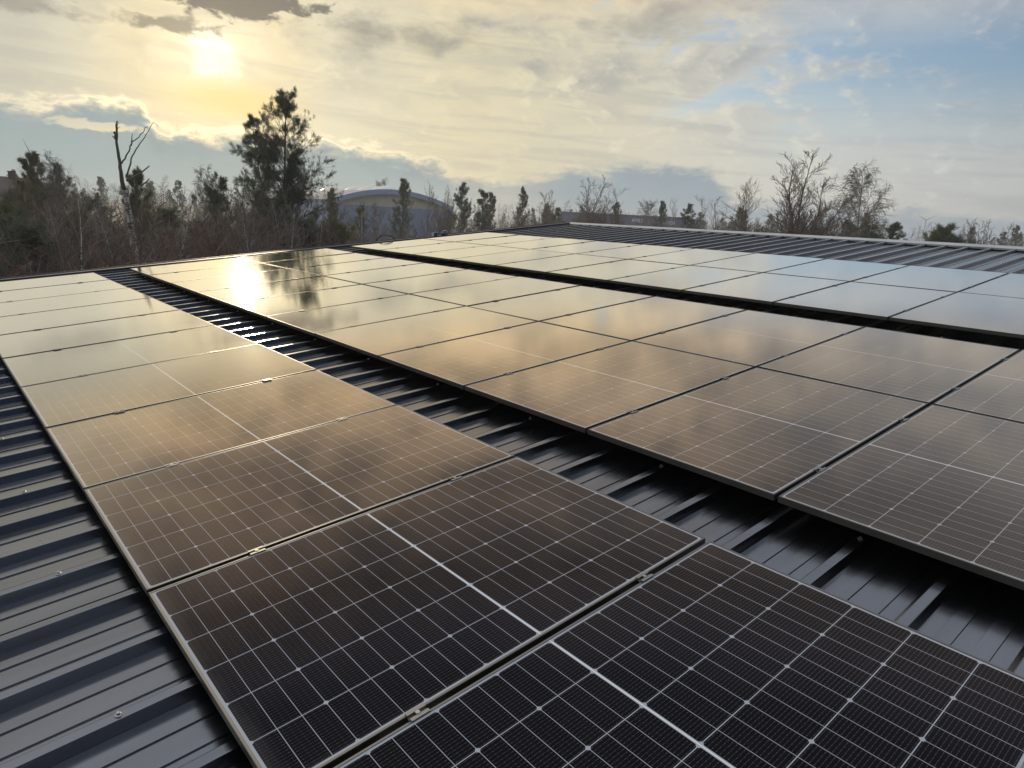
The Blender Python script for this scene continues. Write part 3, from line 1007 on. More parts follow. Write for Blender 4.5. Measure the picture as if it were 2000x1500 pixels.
def bare(seed, H, kind):
    """leafless tree: trunk and limbs (thick) and the twig crown (thin)"""
    rg = np.random.default_rng(seed)
    thick, thin = [], []
    Z = np.array([[0.0, 0.0, 1.0]])
    if kind == 'fan':            # short bole, many long rising limbs
        pts, rad, ds = grow(rg, np.zeros((1, 3)), Z, np.array([0.44 * H]), np.array([0.019 * H]), 6, 0.02, (0, 0, 0), 0.72)
        thick.append(segs(pts, rad))
        P, nd, L, R, t = kids(rg, pts, rad, ds, np.array([H]), 17, 0.55, 1.0, (14, 62), (0.36, 0.52), 0.52)
        L[-2:] = 0.57 * H
        nd[-2:] = unit(np.array([[0.10, 0.0, 1.0], [-0.10, 0.1, 1.0]]))
        p, r, d = grow(rg, P, nd, L, R, 9, 0.075, (0, 0, 0.22), 0.14)
        thick.append(segs(p, r))
        P, nd, L, R, t = kids(rg, p, r, d, L, 16, 0.12, 0.97, (24, 55), (0.22, 0.40), 0.62, lambda t: 1.15 - 0.75 * t)
        p, r, d = grow(rg, P, nd, L, np.maximum(R, 0.017), 6, 0.10, (0, 0, 0.40), 0.3)
        thin.append(segs(p, r))
        P, nd, L, R, t = kids(rg, p, r, d, L, 8, 0.12, 1.0, (24, 50), (0.30, 0.55), 0.6, lambda t: 1.1 - 0.5 * t)
        p, r, d = grow(rg, P, nd, L, np.maximum(R, 0.012), 4, 0.12, (0, 0, 0.30), 0.5)
        thin.append(segs(p, r))
        P, nd, L, R, t = kids(rg, p, r, d, L, 3, 0.2, 1.0, (25, 45), (0.4, 0.7), 0.7)
        p, r, d = grow(rg, P, nd, L, np.full(len(L), 0.0120), 2, 0.10, (0, 0, 0.2), 0.6)
        thin.append(segs(p, r))
    elif kind == 'birch':        # rising limbs, twigs hanging in veils
        pts, rad, ds = grow(rg, np.zeros((1, 3)), Z, np.array([0.93 * H]), np.array([0.013 * H]), 12, 0.035, (0, 0, 0.10), 0.12)
        thick.append(segs(pts, rad))
        P, nd, L, R, t = kids(rg, pts, rad, ds, np.array([H]), 30, 0.18, 0.97, (20, 48), (0.24, 0.40), 0.55, lambda t: np.where(t < 0.75, 1.12 - 0.55 * t, 1.9 * (1.12 - t)))
        p, r, d = grow(rg, P, nd, L, R, 8, 0.07, (0, 0, 0.10), 0.15)
        thick.append(segs(p, r))
        P, nd, L, R, t = kids(rg, p, r, d, L, 13, 0.18, 1.0, (25, 60), (0.20, 0.38), 0.6)
        p, r, d = grow(rg, P, nd, L, np.maximum(R, 0.012), 5, 0.10, (0, 0, -0.25), 0.4)
        thin.append(segs(p, r))
        P, nd, L, R, t = kids(rg, p, r, d, L, 11, 0.15, 1.0, (20, 60), (0.30, 0.70), 0.7)
        p, r, d = grow(rg, P, nd, L, np.full(len(L), 0.0110), 4, 0.10, (0, 0, -1.1), 0.6)
        thin.append(segs(p, r))
    elif kind == 'slender':      # young upright tree
        pts, rad, ds = grow(rg, np.zeros((1, 3)), Z + rg.normal(size=(1, 3)) * 0.05, np.array([H]), np.array([0.0085 * H]), 12, 0.03, (0, 0, 0.05), 0.12)
        thick.append(segs(pts, rad))
        P, nd, L, R, t = kids(rg, pts, rad, ds, np.array([H]), 24, 0.22, 0.97, (24, 48), (0.16, 0.34), 0.55, lambda t: 1.25 - 0.95 * t)
        p, r, d = grow(rg, P, nd, L, np.maximum(R, 0.010), 6, 0.08, (0, 0, 0.45), 0.25)
        thin.append(segs(p, r))
        P, nd, L, R, t = kids(rg, p, r, d, L, 8, 0.15, 1.0, (22, 45), (0.25, 0.5), 0.6)
        p, r, d = grow(rg, P, nd, L, np.maximum(R * 0.8, 0.007), 4, 0.10, (0, 0, 0.3), 0.5)
        thin.append(segs(p, r))
        P, nd, L, R, t = kids(rg, p, r, d, L, 3, 0.2, 1.0, (25, 45), (0.4, 0.7), 0.7)
        p, r, d = grow(rg, P, nd, L, np.full(len(L), 0.006), 2, 0.10, (0, 0, 0.2), 0.6)
        thin.append(segs(p, r))
    else:                        # shrub: many stems from the ground
        n = 11
        P = rg.normal(size=(n, 3)) * np.array([0.10, 0.10, 0.0])
        nd = unit(np.stack([rg.normal(size=n) * 0.50, rg.normal(size=n) * 0.50, np.ones(n)], 1))
        L = H * (0.6 + 0.5 * rg.random(n))
        p, r, d = grow(rg, P, nd, L, np.full(n, 0.0075 * H), 8, 0.10, (0, 0, 0.15), 0.2)
        thick.append(segs(p, r))
        P, nd, L, R, t = kids(rg, p, r, d, L, 12, 0.10, 0.98, (24, 60), (0.25, 0.50), 0.6, lambda t: 1.15 - 0.6 * t)
        p, r, d = grow(rg, P, nd, L, np.maximum(R, 0.011), 6, 0.12, (0, 0, 0.20), 0.3)
        thin.append(segs(p, r))
        P, nd, L, R, t = kids(rg, p, r, d, L, 9, 0.10, 1.0, (25, 60), (0.30, 0.60), 0.6)
        p, r, d = grow(rg, P, nd, L, np.full(len(L), 0.0085), 4, 0.14, (0, 0, 0.0), 0.5)
        thin.append(segs(p, r))
    return prisms(thick, 6), prisms(thin, 3)


def scale_to(H, z):
    return H / z


PROTO = {}


def proto(key):
    """meshes of one kind of tree, made once: list of (part name, mesh) and its real top height"""
    if key in PROTO:
        return PROTO[key]
    kind, seed = key[0], key[1]
    if kind.startswith('pine'):
        kw = dict(pine=dict(H=9.0, spread=3.3, whorls=12, subs=10, tuft=24, ln=0.21, wd=0.019, open_top=0.3), pinebig=dict(H=14.0, spread=5.6, stems=3, whorls=17, subs=15, tuft=20, ln=0.21, wd=0.015, bare_to=0.04, open_top=0.30),
                  pinefar=dict(H=10.0, spread=3.3, whorls=14, subs=10, tuft=14, ln=0.22, wd=0.023, open_top=0.35), pinebush=dict(H=7.0, spread=3.9, whorls=11, subs=11, tuft=18, ln=0.23, wd=0.021, bare_to=0.02, open_top=0.2))[kind]
        mt = {0: M_needle, 1: M_needle2, 2: M_needle3}[seed % 3 if kind != 'pinebig' else 0]
        tr, tw, nd = pine(seed, **kw)
        m1 = new_mesh('trunk', *tr, M_pinebark)
        m2 = new_mesh('branches', *tw, M_pinebark)
        m3 = new_mesh('needles', *nd, mt)
        parts = [('trunk', m1), ('branches', m2), ('needles', m3)]
        top = float(nd[0][:, 2].max())
    else:
        Hs = dict(fan=12.0, birch=12.0, slender=9.0, shrub=4.0)[kind]
        a, c = bare(seed, Hs, kind)
        pale = kind == 'birch' or (kind == 'slender' and seed % 2 == 0)
        m1 = new_mesh('trunk' if kind != 'shrub' else 'stems', *a, M_birch if pale else M_bark)
        m2 = new_mesh('crown', *c, (M_palet if pale else M_twig) if kind != 'shrub' else (M_redtwig if seed % 3 == 0 else M_twig if seed % 3 == 1 else M_palet))
        parts = [('trunk' if kind != 'shrub' else 'stems', m1), ('crown', m2)]
        top = float(c[0][:, 2].max())
    PROTO[key] = (parts, top)
    return PROTO[key]


def plant(name, cat, label, key, px, py, dist, rz=0.0, wide=1.0, group=None, lean=(0, 0)):
    """a tree whose top is seen at (px, py), dist metres off; wide stretches the crown"""
    parts, top = proto(key)
    q = at(px, py, dist)
    H = max(0.6, q.z)
    s_ = H / top
    o = thing(name, label, cat, (q.x, q.y, 0.0), group, (lean[0], lean[1], rz))
    o.scale = (s_ * wide, s_ * wide, s_)
    for nm, me in parts:
        link(nm, me, o)
    return o


# ------------------------------------------------------------------ single trees, left to right
PB, BT, SL = 'pine tree', 'bare tree', 'bare tree'
plant('pine_tree', 'pine tree', 'tall dark pine with several stems rising beside the sun', ('pinebig', 4), 549, 163, 38, -0.40, 0.95)
plant('pine_tree', 'pine tree', 'slim pine with a bare lower trunk, leftmost on the skyline', ('pine', 11), 74, 289, 44, 0.4, 0.85)
plant('pine_tree', 'pine tree', 'small pine close behind the leafless birch at the far left', ('pine', 12), 121, 312, 47, 1.4, 0.8)
plant('pine_tree', 'pine tree', 'low pine crown showing between the broken branches of the dead birch', ('pine', 14), 277, 318, 36, 0.9, 0.72)
plant('pine_tree', 'pine tree', 'bushy pine between the drooping bare birch and the tall pine', ('pine', 10), 413, 330, 40, 3.0, 0.95)
plant('pine_tree', 'pine tree', 'thin young pine just right of the tall pine, before the arched hall', ('pinefar', 5), 651, 363, 62, 0.2, 0.8)
plant('pine_bush', 'pine', 'yellow green bushy pine at the foot of the tall pine', ('pinebush', 2), 662, 425, 33, 1.2, 1.15)
plant('pine_bush', 'pine', 'round dark pine bush left of the yellow green one', ('pinebush', 3), 600, 415, 31, 2.2, 1.1)
plant('pine_tree', 'pine tree', 'sparse young pine in front of the blue wall of the hall', ('pinefar', 6), 707, 398, 70, 2.5, 0.85)
plant('pine_tree', 'pine tree', 'tall thin pine standing before the middle of the arched hall', ('pinefar', 3), 783, 344, 72, 1.0, 0.85)
plant('pine_tree', 'pine tree', 'dark pine before the right end of the arched hall', ('pinefar', 4), 903, 351, 74, 2.0, 0.9)
plant('pine_tree', 'pine tree', 'twin-topped pine right of the arched hall', ('pinefar', 7), 943, 366, 76, 0.7, 1.0)
plant('pine_tree', 'pine tree', 'pine with a slightly lower top touching the twin-topped pine', ('pinefar', 5), 957, 372, 80, 2.9, 0.9)
plant('pine_tree', 'pine tree', 'narrow spire-like pine left of the roof corner', ('pinefar', 9), 1024, 361, 82, 1.7, 0.7)
plant('pine_tree', 'pine tree', 'low broad conifer beside the spire-like pine', ('pinefar', 8), 1083, 402, 84, 0.3, 1.2)
plant('pine_tree', 'pine tree', 'dark narrow pine in front of the white lettering on the blue building', ('pinefar', 3), 1291, 389, 90, 0.6, 0.7)
plant('pine_tree', 'pine tree', 'small pine before the blue building, left of the lettering', ('pinefar', 6), 1208, 392, 92, 2.0, 0.8)
plant('pine_tree', 'pine tree', 'full grey green pine at the right end of the blue building', ('pinefar', 4), 1352, 394, 84, 2.6, 1.0)
plant('pine_tree', 'pine tree', 'low conifer under the left skirts of the broad bare tree', ('pinefar', 5), 1447, 402, 70, 1.1, 1.0)
plant('pine_tree', 'pine tree', 'low conifer between the broad bare tree and the birch', ('pinefar', 9), 1592, 432, 66, 1.9, 0.9)
plant('pine_tree', 'pine tree', 'low conifer at the foot of the birch, left side', ('pinefar', 7), 1662, 428, 62, 0.1, 0.9)
plant('pine_tree', 'pine tree', 'wide low conifer at the right foot of the birch', ('pinefar', 8), 1702, 434, 62, 2.1, 1.3)
plant('pine_tree', 'pine tree', 'two-topped small pine between the birch and the wind turbine', ('pinefar', 6), 1764, 431, 66, 1.3, 1.25)
plant('pine_bush', 'pine', 'round dense pine over the ridge at far right', ('pinebush', 6), 1882, 428, 46, 0.5, 1.0)
plant('pine_bush', 'pine', 'small pine tip left of the round dense pine', ('pinebush', 3), 1838, 449, 48, 1.5, 1.0)

plant('birch_tree', 'birch', 'leafless pale birch behind the small pine at the far left', ('birch', 2), 132, 293, 38, 0.0, 0.62)
plant('birch_tree', 'birch', 'drooping bare birch between the dead trunk and the bushy pine', ('birch', 3), 352, 303, 46, 1.0, 0.75, None, (0.06, 0.16))
plant('birch_tree', 'birch', 'big bare birch with hanging twigs, right of the broad bare tree', ('birch', 4), 1702, 303, 62, 2.0, 0.92)
plant('birch_tree', 'birch', 'pale bare birch behind the hall roof', ('birch', 5), 752, 343, 150, 0.0, 0.75)
plant('birch_tree', 'birch', 'slim pale birch before the left part of the hall', ('birch', 6), 748, 392, 66, 0.6, 0.6)
plant('bare_tree', 'bare tree', 'broad bare tree with fanned limbs, tallest over the ridge', ('fan', 3), 1576, 284, 58, 0.9, 1.15)
plant('bare_tree', 'bare tree', 'dark bare tree leaning against the left side of the tall pine', ('slender', 3), 451, 318, 36, 0.5, 1.15)
plant('bare_tree', 'bare tree', 'thin dark bare tree left of the bushy pine', ('slender', 5), 424, 352, 42, 2.2, 1.0)
plant('bare_tree', 'bare tree', 'first pair of thin bare trees against the hall gable, left one', ('slender', 7), 839, 351, 84, 0.5, 0.8)
plant('bare_tree', 'bare tree', 'rounder bare tree over the right slope of the hall roof', ('fan', 5), 868, 360, 88, 0.5, 0.7)
plant('bare_tree', 'bare tree', 'bare tree right of the spire-like pine', ('fan', 6), 1077, 370, 88, 1.5, 0.8)
plant('bare_tree', 'bare tree', 'thin bare tree left of the spire-like pine', ('slender', 8), 1003, 373, 90, 1.5, 0.8)
plant('bare_tree', 'bare tree', 'wide bare tree over the left end of the blue building', ('fan', 7), 1155, 338, 76, 2.5, 0.92)
plant('bare_tree', 'bare tree', 'bare tree joined to the wide one, over the blue building', ('slender', 9), 1216, 364, 80, 0.7, 1.3)
plant('bare_tree', 'bare tree', 'pale bare tree over the middle of the blue building', ('birch', 8), 1266, 384, 110, 0.7, 0.8)
plant('bare_tree', 'bare tree', 'thin bare tree right of the white lettering', ('slender', 10), 1311, 384, 100, 2.7, 1.0)
plant('bare_tree', 'bare tree', 'pale thin bare tree right of the grey green pine', ('slender', 12), 1387, 378, 80, 0.2, 1.0)
plant('bare_tree', 'bare tree', 'thin bare tree in the gap before the broad bare tree', ('slender', 13), 1412, 380, 74, 1.2, 1.1)
plant('bare_tree', 'bare tree', 'upright bare tree with twin leaders left of the broad bare tree', ('slender', 15), 1449, 339, 64, 2.6, 1.15)
plant('bare_tree', 'bare tree', 'bare tree tucked against the left limbs of the broad bare tree', ('slender', 11), 1486, 346, 62, 0.9, 1.3)
plant('bare_tree', 'bare tree', 'low twiggy tree between the broad bare tree and the birch', ('fan', 9), 1637, 396, 56, 1.9, 1.0)
plant('bare_tree', 'bare tree', 'pale bare tree right behind the round dense pine', ('fan', 10), 1918, 424, 58, 0.9, 0.9)
plant('bare_tree', 'bare tree', 'last dark bare tree at the right edge of the skyline', ('fan', 11), 1962, 430, 56, 1.9, 0.75)
plant('bare_tree', 'bare tree', 'thin bare tree above the red roof at the far left', ('slender', 13), 16, 306, 52, 0.9, 0.8)
plant('bare_tree', 'bare tree', 'pale slim bare tree at the right foot of the birch', ('birch', 9), 1728, 424, 66, 0.9, 0.55)

# the dead birch: a broken, peeling trunk with a few bare limbs left
db = at(262, 470, 30.0)
t_ = thing('dead_birch', 'dead broken birch with a splintered top and two long bare limbs', 'dead tree', (db.x, db.y, 0))


def limb(path, r0, r1, dd=0.0, n=7):
    pts = []
    for i, (px, py) in enumerate(path):
        q = at(px, py, 30.0 + dd * i / max(1, len(path) - 1)) - Vector((db.x, db.y, 0))
        pts.append(q)
    out = [pts[0]]
    for a, c in zip(pts[:-1], pts[1:]):
        for k in (0.34, 0.67, 1.0):
            out.append(a.lerp(c, k) + Vector((random.gauss(0, 0.012), random.gauss(0, 0.012), 0)))
    m = len(out)
    return out, [r0 + (r1 - r0) * i / (m - 1) for i in range(m)], n


mb = MB()
base = [(268, 560), (264, 500), (259, 470), (256, 440), (250, 405), (243, 370)]
mb.tube(*limb(base, 0.125, 0.085))
mb.build('trunk', M_birch, t_, True)
mb = MB()
mb.tube(*limb([(243, 371), (238, 345), (233, 318), (229, 285), (227, 262), (228, 236)], 0.082, 0.022))
mb.tube(*limb([(229.5, 268), (230.3, 250), (230.6, 238)], 0.025, 0.008, 0, 5))
mb.tube(*limb([(227, 272), (222, 268), (219, 266)], 0.035, 0.014, 0, 5))
mb.tube(*limb([(227.5, 275), (224, 262), (223, 257)], 0.045, 0.03, 0, 5))
mb.tube(*limb([(229, 251), (235, 247)], 0.014, 0.006, 0, 4))
mb.tube(*limb([(238, 344), (233, 332)], 0.04, 0.02, 0, 5))
mb.tube(*limb([(238, 319), (245, 305), (254, 290), (257, 278), (266, 272), (279, 258), (284, 250), (289, 247)], 0.030, 0.008, -0.8, 5))
mb.tube(*limb([(256.5, 284), (257.5, 272), (258.5, 261)], 0.026, 0.010, 0.3, 5))
mb.tube(*limb([(247, 345), (253, 325), (259, 305), (270, 286), (282, 268), (290, 254), (300.5, 238)], 0.034, 0.008, 1.0, 5))
mb.tube(*limb([(248, 353), (262, 345), (275, 338), (291, 324)], 0.042, 0.022, 0.9, 5))
mb.tube(*limb([(276, 362), (285, 356), (292, 349)], 0.032, 0.018, 0.2, 5))
mb.tube(*limb([(300, 239), (305, 243), (309, 248)], 0.008, 0.005, 0.2, 4))
mb.build('limbs', M_bark, t_, True)

# ------------------------------------------------------------------ the scrub beyond the verge
rs = random.Random(5)
SHR = 'leafless shrub in the dense brown thicket below the dead birch'
for i in range(64):
    px = rs.uniform(-70, 735)
    d = rs.choice([24, 27, 30, 34, 38, 43, 48, 54])
    hor = 375 + 0.0575 * max(px, 0)
    top = hor + rs.uniform(-28, 60) * (0.8 if d > 36 else 1.15) + (14 if px > 480 else 0) - (10 if px < 230 else 0)
    q = at(px, top, d)
    if q.z < 1.6:
        continue
    plant('shrub', 'shrub', SHR, ('shrub', rs.choice([1, 2, 3, 4, 6])), px, top, d, rs.uniform(0, 6.2), rs.uniform(0.8, 1.25), 'leafless shrubs of the thicket')
SAP = 'thin leafless sapling standing up out of the brown thicket'
for i in range(34):
    px = rs.uniform(-40, 700)
    d = rs.choice([23, 26, 30, 36, 44])
    hor = 375 + 0.0575 * max(px, 0)
    top = hor + rs.uniform(-36, 22)
    plant('sapling', 'sapling', SAP, ('slender', rs.choice([3, 5, 8, 10])), px, top, d, rs.uniform(0, 6.2), rs.uniform(0.8, 1.2), 'saplings of the thicket')
for px, top, d in ((-30, 352, 40), (10, 356, 44), (38, 362, 42), (-10, 366, 38), (66, 372, 46), (25, 374, 36)):
    plant('shrub', 'shrub', SHR, ('shrub', 3), px, top, d, rs.uniform(0, 6.2), 1.2, 'leafless shrubs of the thicket')
YG = 'yellow green young pine low in the thicket at the left edge'
plant('pine_bush', 'pine', YG, ('pinebush', 2), 22, 384, 31, 0.3, 1.0)
plant('pine_bush', 'pine', 'dull green young pine in the thicket left of the dead birch', ('pinebush', 6), 190, 392, 36, 1.3, 1.0)
DK = 'dark low pine half hidden in the thicket at the left edge'
for px, top, d, s_ in ((12, 398, 30, 1.3), (60, 410, 27, 1.2), (-30, 380, 34, 1.3), (105, 352, 52, 1.2), (30, 362, 50, 1.0), (180, 372, 56, 1.1), (305, 395, 40, 1.1), (500, 410, 44, 1.2)):
    plant('pine_bush', 'pine', DK, ('pinebush', 3 if px % 2 else 7), px, top, d, rs.uniform(0, 6), s_, 'low dark pines in the thicket')
for px, top, d in ((980, 412, 72), (1040, 414, 76), (1120, 418, 80), (820, 420, 60), (860, 428, 58), (730, 432, 56), (1400, 430, 66), (1470, 424, 58), (1520, 432, 54), (1560, 438, 56), (1500, 428, 66), (1620, 440, 52), (1680, 444, 52), (1430, 436, 58), (1610, 418, 64), (1460, 402, 68), (1535, 420, 64), (1650, 424, 58), (1725, 440, 60), (1395, 412, 74), (1660, 408, 66), (1490, 412, 62), (1240, 412, 92), (1180, 408, 96), (1330, 414, 90), (1060, 408, 90)):
    plant('shrub', 'shrub', 'leafless shrub among the trees showing over the roof edge and ridge', ('shrub', rs.choice([1, 2, 4])), px, top, d, rs.uniform(0, 6.2), rs.uniform(1.0, 1.4), 'leafless shrubs over the roof edge')

# dead grass and bramble under the scrub
rg = np.random.default_rng(21)
C = []
for i in range(9000):
    px, d = rg.uniform(-120, 760), rg.uniform(20, 70) 
    q = at(px, 470, d)
    C.append((q.x, q.y, 0.0))
C = np.array(C)
Dn = np.repeat(np.array([[0, 0, 1.0]]), len(C), 0)
V, F = needles(rg, C, Dn, 7, 0.75, 0.035, 0.55)
M_under = foliage('dead_grass_and_bramble', (0.060, 0.048, 0.028), (0.090, 0.092, 0.035), 0.12)
tag(link('undergrowth', new_mesh('undergrowth', V, F, M_under)), kind='stuff')

# ------------------------------------------------------------------ the far woods: one mass on the horizon
rg = np.random.default_rng(33)
lowV, lowF, off = [], [], 0
a3, c3 = bare(40, 12.0, 'slender')
segsel = c3[0].reshape(-1, 6, 3)
keepi = rg.random(len(segsel)) < 0.22
tw = segsel[keepi]
tw = (tw - tw.mean(1, keepdims=True)) * np.array([4.2, 4.2, 1.0]) + tw.mean(1, keepdims=True)
faces1 = (np.arange(len(tw))[:, None, None] * 6 + np.array([[0, 1, 4, 3], [1, 2, 5, 4], [2, 0, 3, 5]])[None]).reshape(-1, 4)
bareV = np.concatenate([tw.reshape(-1, 3), a3[0]])
bareF = np.concatenate([faces1, np.concatenate([a3[1][:, :4]], 0) + len(tw) * 6])
pt, pw, pn = pine(41, 12.0, 2.6, whorls=10, tuft=3, ln=0.75, wd=0.20, bare_to=0.1)
pnV = pn[0]
pnF = np.concatenate([pn[1], pn[1][:, 2:3]], 1)
for kind, V0, F0, cnt in (('bare', bareV, bareF, 300), ('pine', pnV, pnF, 0)):
    VV, FF, off = [], [], 0
    for i in range(cnt):
        azm = rg.uniform(-14, 88)
        dd = rg.uniform(170, 420)
        h = rg.uniform(0.75, 1.15) * (1.0 + (dd - 170) / 900)
        a = rg.uniform(0, 6.28)
        ca, sa = math.cos(a), math.sin(a)
        v = V0 @ np.array([[ca, sa, 0], [-sa, ca, 0], [0, 0, 1]]) * np.array([1.2, 1.2, 0.86]) * h
        v = v + np.array([CAM.x + dd * math.sin(math.radians(azm)), CAM.y + dd * math.cos(math.radians(azm)), 0])
        VV.append(v)
        FF.append(F0 + off)
        off += len(V0)
    if cnt:
        tag(link('far_woods', new_mesh('far_woods', np.concatenate(VV), np.concatenate(FF), M_twig)), kind='stuff')
FPI = 'small far pine on the horizon above the distant woods'
for i in range(96):
    azm, dd = rg.uniform(-8, 85), rg.uniform(130, 330)
    q = Vector((CAM.x + dd * math.sin(math.radians(azm)), CAM.y + dd * math.cos(math.radians(azm)), 0))
    parts, top = proto(('pinefar', 3 + i % 7))
    o = thing('pine_tree', FPI, 'pine tree', q, 'far pines on the horizon', (0, 0, rg.uniform(0, 6)))
    s_ = rg.uniform(8.5, 12.0) / top
    o.scale = (s_, s_, s_)
    for nm, me in parts:
        link(nm, me, o)

# ------------------------------------------------------------------ the hall with the arched gable
M_bluewall = vary(material('blue_grey_cladding', (0.22, 0.27, 0.40), 0.6), 0.4, 0.12)
M_cream = vary(material('cream_translucent_sheets', (0.50, 0.46, 0.36), 0.55), 0.6, 0.12)
M_fascia = material('blue_fascia', (0.30, 0.36, 0.52), 0.5)
M_hroof = vary(material('grey_bitumen_roof', (0.30, 0.29, 0.28), 0.95, 0.0, 0.1), 0.5, 0.12)
M_dome = material('skylight_dome', (0.60, 0.60, 0.56), 0.25)
A = at(770, 371, 118.0)
B = at(636, 372.5, 146.0)
axis = Vector((B.x - A.x, B.y - A.y, 0)).normalized()
lat = Vector((axis.y, -axis.x, 0))               # to the right of the gable
HL, HW, ZB, ZE, ZA = 40.0, 10.9, 7.7, 8.25, A.z
hall = thing('arched_hall', 'blue and cream hall with a curved roof and skylights, behind the pines', 'hall', (A.x, A.y, 0))


def hp(s_, d, z):
    return Vector((0, 0, z)) + lat * s_ + axis * d


def arch(s_):
    return ZE + (ZA - ZE) * (1 - (s_ / HW) ** 2)


NS = 24
ss_ = [-HW + 2 * HW * i / NS for i in range(NS + 1)]
mb = MB()                                        # cladding below: standing ribs modelled in the sheet
nr = 88
for d0, rev in ((0.0, False), (HL, True)):
    vs = []
    for i in range(nr + 1):
        s_ = -HW + 2 * HW * i / nr
        dd = d0 + (0.03 if i % 2 else 0.0)
        vs += [hp(s_, dd, 0), hp(s_, dd, ZB)]
    mb.add(vs, [(2 * i, 2 * i + 2, 2 * i + 3, 2 * i + 1) for i in range(nr)])
for s_ in (-HW, HW):
    mb.add([hp(s_, 0, 0), hp(s_, HL, 0), hp(s_, HL, ZE), hp(s_, 0, ZE)], [(0, 1, 2, 3)])
mb.build('wall', M_bluewall, hall)
mb = MB()
vs, fs = [], []
for i in range(nr + 1):
    s_ = -HW + 2 * HW * i / nr
    dd = -0.02 + (0.05 if i % 2 else 0.0)
    vs += [hp(s_, dd, ZB), hp(s_, dd, max(ZB + 0.02, arch(s_) - 0.25))]
mb.add(vs, [(2 * i, 2 * i + 2, 2 * i + 3, 2 * i + 1) for i in range(nr)])
mb.build('gable_panel', M_cream, hall)
mb = MB()
vs, fs = [], []
for s_ in ss_:
    z = arch(s_)
    vs += [hp(s_, -0.45, z - 0.72), hp(s_, -0.45, z + 0.06), hp(s_, 0.15, z + 0.06), hp(s_, 0.15, z - 0.72)]
for i in range(NS):
    for k in range(4):
        a, b_ = 4 * i + k, 4 * i + (k + 1) % 4
        fs.append((a, a + 4, b_ + 4, b_))
mb.add(vs, fs)
mb.build('fascia', M_fascia, hall)
mb = MB()
vs = []
for d0 in (0.15, HL):
    for s_ in ss_:
        vs.append(hp(s_ * 1.02, d0, arch(s_)))
mb.add(vs, [(i, i + 1, NS + 2 + i, NS + 1 + i) for i in range(NS)])
mb.build('roof', M_hroof, hall)
for k in range(5):
    mb = MB()
    dc = 3.5 + k * 6.0
    vs, fs = [], []
    for i in range(9):
        f_ = i / 8
        for j in range(9):
            q = j / 8
            s_ = (f_ - 0.5) * 3.4
            d_ = dc + (q - 0.5) * 4.6
            vs.append(hp(s_, d_, ZA - 0.05 + 0.75 * math.sin(math.pi * f_) ** 0.7 * math.sin(math.pi * q) ** 0.7))
    for i in range(8):
        for j in range(8):
            a = i * 9 + j
            fs.append((a, a + 9, a + 10, a + 1))
    mb.add(vs, fs)
    mb.build('skylight', M_dome, hall, True)

# ------------------------------------------------------------------ long dark blue building with white lettering
M_navy = vary(material('dark_blue_cladding', (0.075, 0.085, 0.19), 0.55), 0.3, 0.15)
M_letter = material('pale_lettering', (0.75, 0.75, 0.80), 0.5)
Lp, Rp = at(1096, 413, 176.0), at(1338, 429, 168.0)
lb = thing('blue_warehouse', 'long low dark blue warehouse with pale lettering behind bare trees', 'warehouse', (Lp.x, Lp.y, 0))
ex = Vector((Rp.x - Lp.x, Rp.y - Lp.y, 0))
ln_ = ex.length
ex.normalize()
ey = Vector((-ex.y, ex.x, 0))                     # away from the camera
ZT = (Lp.z + Rp.z) / 2


def lp(s_, d, z):
    return ex * s_ + ey * d + Vector((0, 0, z))


mb = MB()
vs = []
nb = 120
for i in range(nb + 1):
    vs += [lp(ln_ * i / nb, 0.06 * (i % 2), 0), lp(ln_ * i / nb, 0.06 * (i % 2), ZT)]
mb.add(vs, [(2 * i, 2 * i + 2, 2 * i + 3, 2 * i + 1) for i in range(nb)])
mb.add([lp(0, 0, 0), lp(0, 30, 0), lp(0, 30, ZT), lp(0, 0, ZT), lp(ln_, 0, 0), lp(ln_, 30, 0), lp(ln_, 30, ZT), lp(ln_, 0, ZT)], [(0, 1, 2, 3), (4, 7, 6, 5), (1, 5, 6, 2)])
mb.build('wall', M_navy, lb)
mb = MB()
mb.add([lp(-0.2, -0.2, ZT), lp(ln_ + 0.2, -0.2, ZT), lp(ln_ + 0.2, 30, ZT), lp(-0.2, 30, ZT), lp(-0.2, -0.2, ZT + 0.25), lp(ln_ + 0.2, -0.2, ZT + 0.25), lp(ln_ + 0.2, 30, ZT + 0.25), lp(-0.2, 30, ZT + 0.25)],
       [(0, 1, 5, 4), (1, 2, 6, 5), (2, 3, 7, 6), (3, 0, 4, 7), (4, 5, 6, 7)])
mb.build('roof', M_navy, lb)
for txt, pa, pb, py in (('AFVILS', 1236.5, 1257, 430.5), ('VIIDEN', 1299, 1322, 435.5)):
    cu_ = bpy.data.curves.new('lettering', 'FONT')
    cu_.body = txt
    cu_.size = 1.0
    cu_.extrude = 0.02
    tmp = bpy.data.objects.new('tmp', cu_)
    COL.objects.link(tmp)
    bpy.context.view_layer.update()
    me = bpy.data.meshes.new_from_object(tmp.evaluated_get(bpy.context.evaluated_depsgraph_get()))
    bpy.data.objects.remove(tmp, do_unlink=True)
    me.name = 'lettering'
    xs = [v.co.x for v in me.vertices]
    ys = [v.co.y for v in me.vertices]
    w0, h0 = max(xs) - min(xs), max(ys) - min(ys)
    qa, qb = at(pa, py, 172), at(pb, py, 171)
    sa_ = (Vector((qa.x, qa.y, 0)) - Vector((Lp.x, Lp.y, 0))).dot(ex)
    wdt = (qb - qa).length
    sx, sy = wdt / w0, 0.85 / h0
    x0, y0 = min(xs), min(ys)
    for v in me.vertices:
        x, y, z = v.co
        v.co = lp(sa_ + (x - x0) * sx, -0.06 - z, qa.z - 0.4 + (y - y0) * sy)
    me.materials.append(M_letter)
    link('lettering', me, lb)

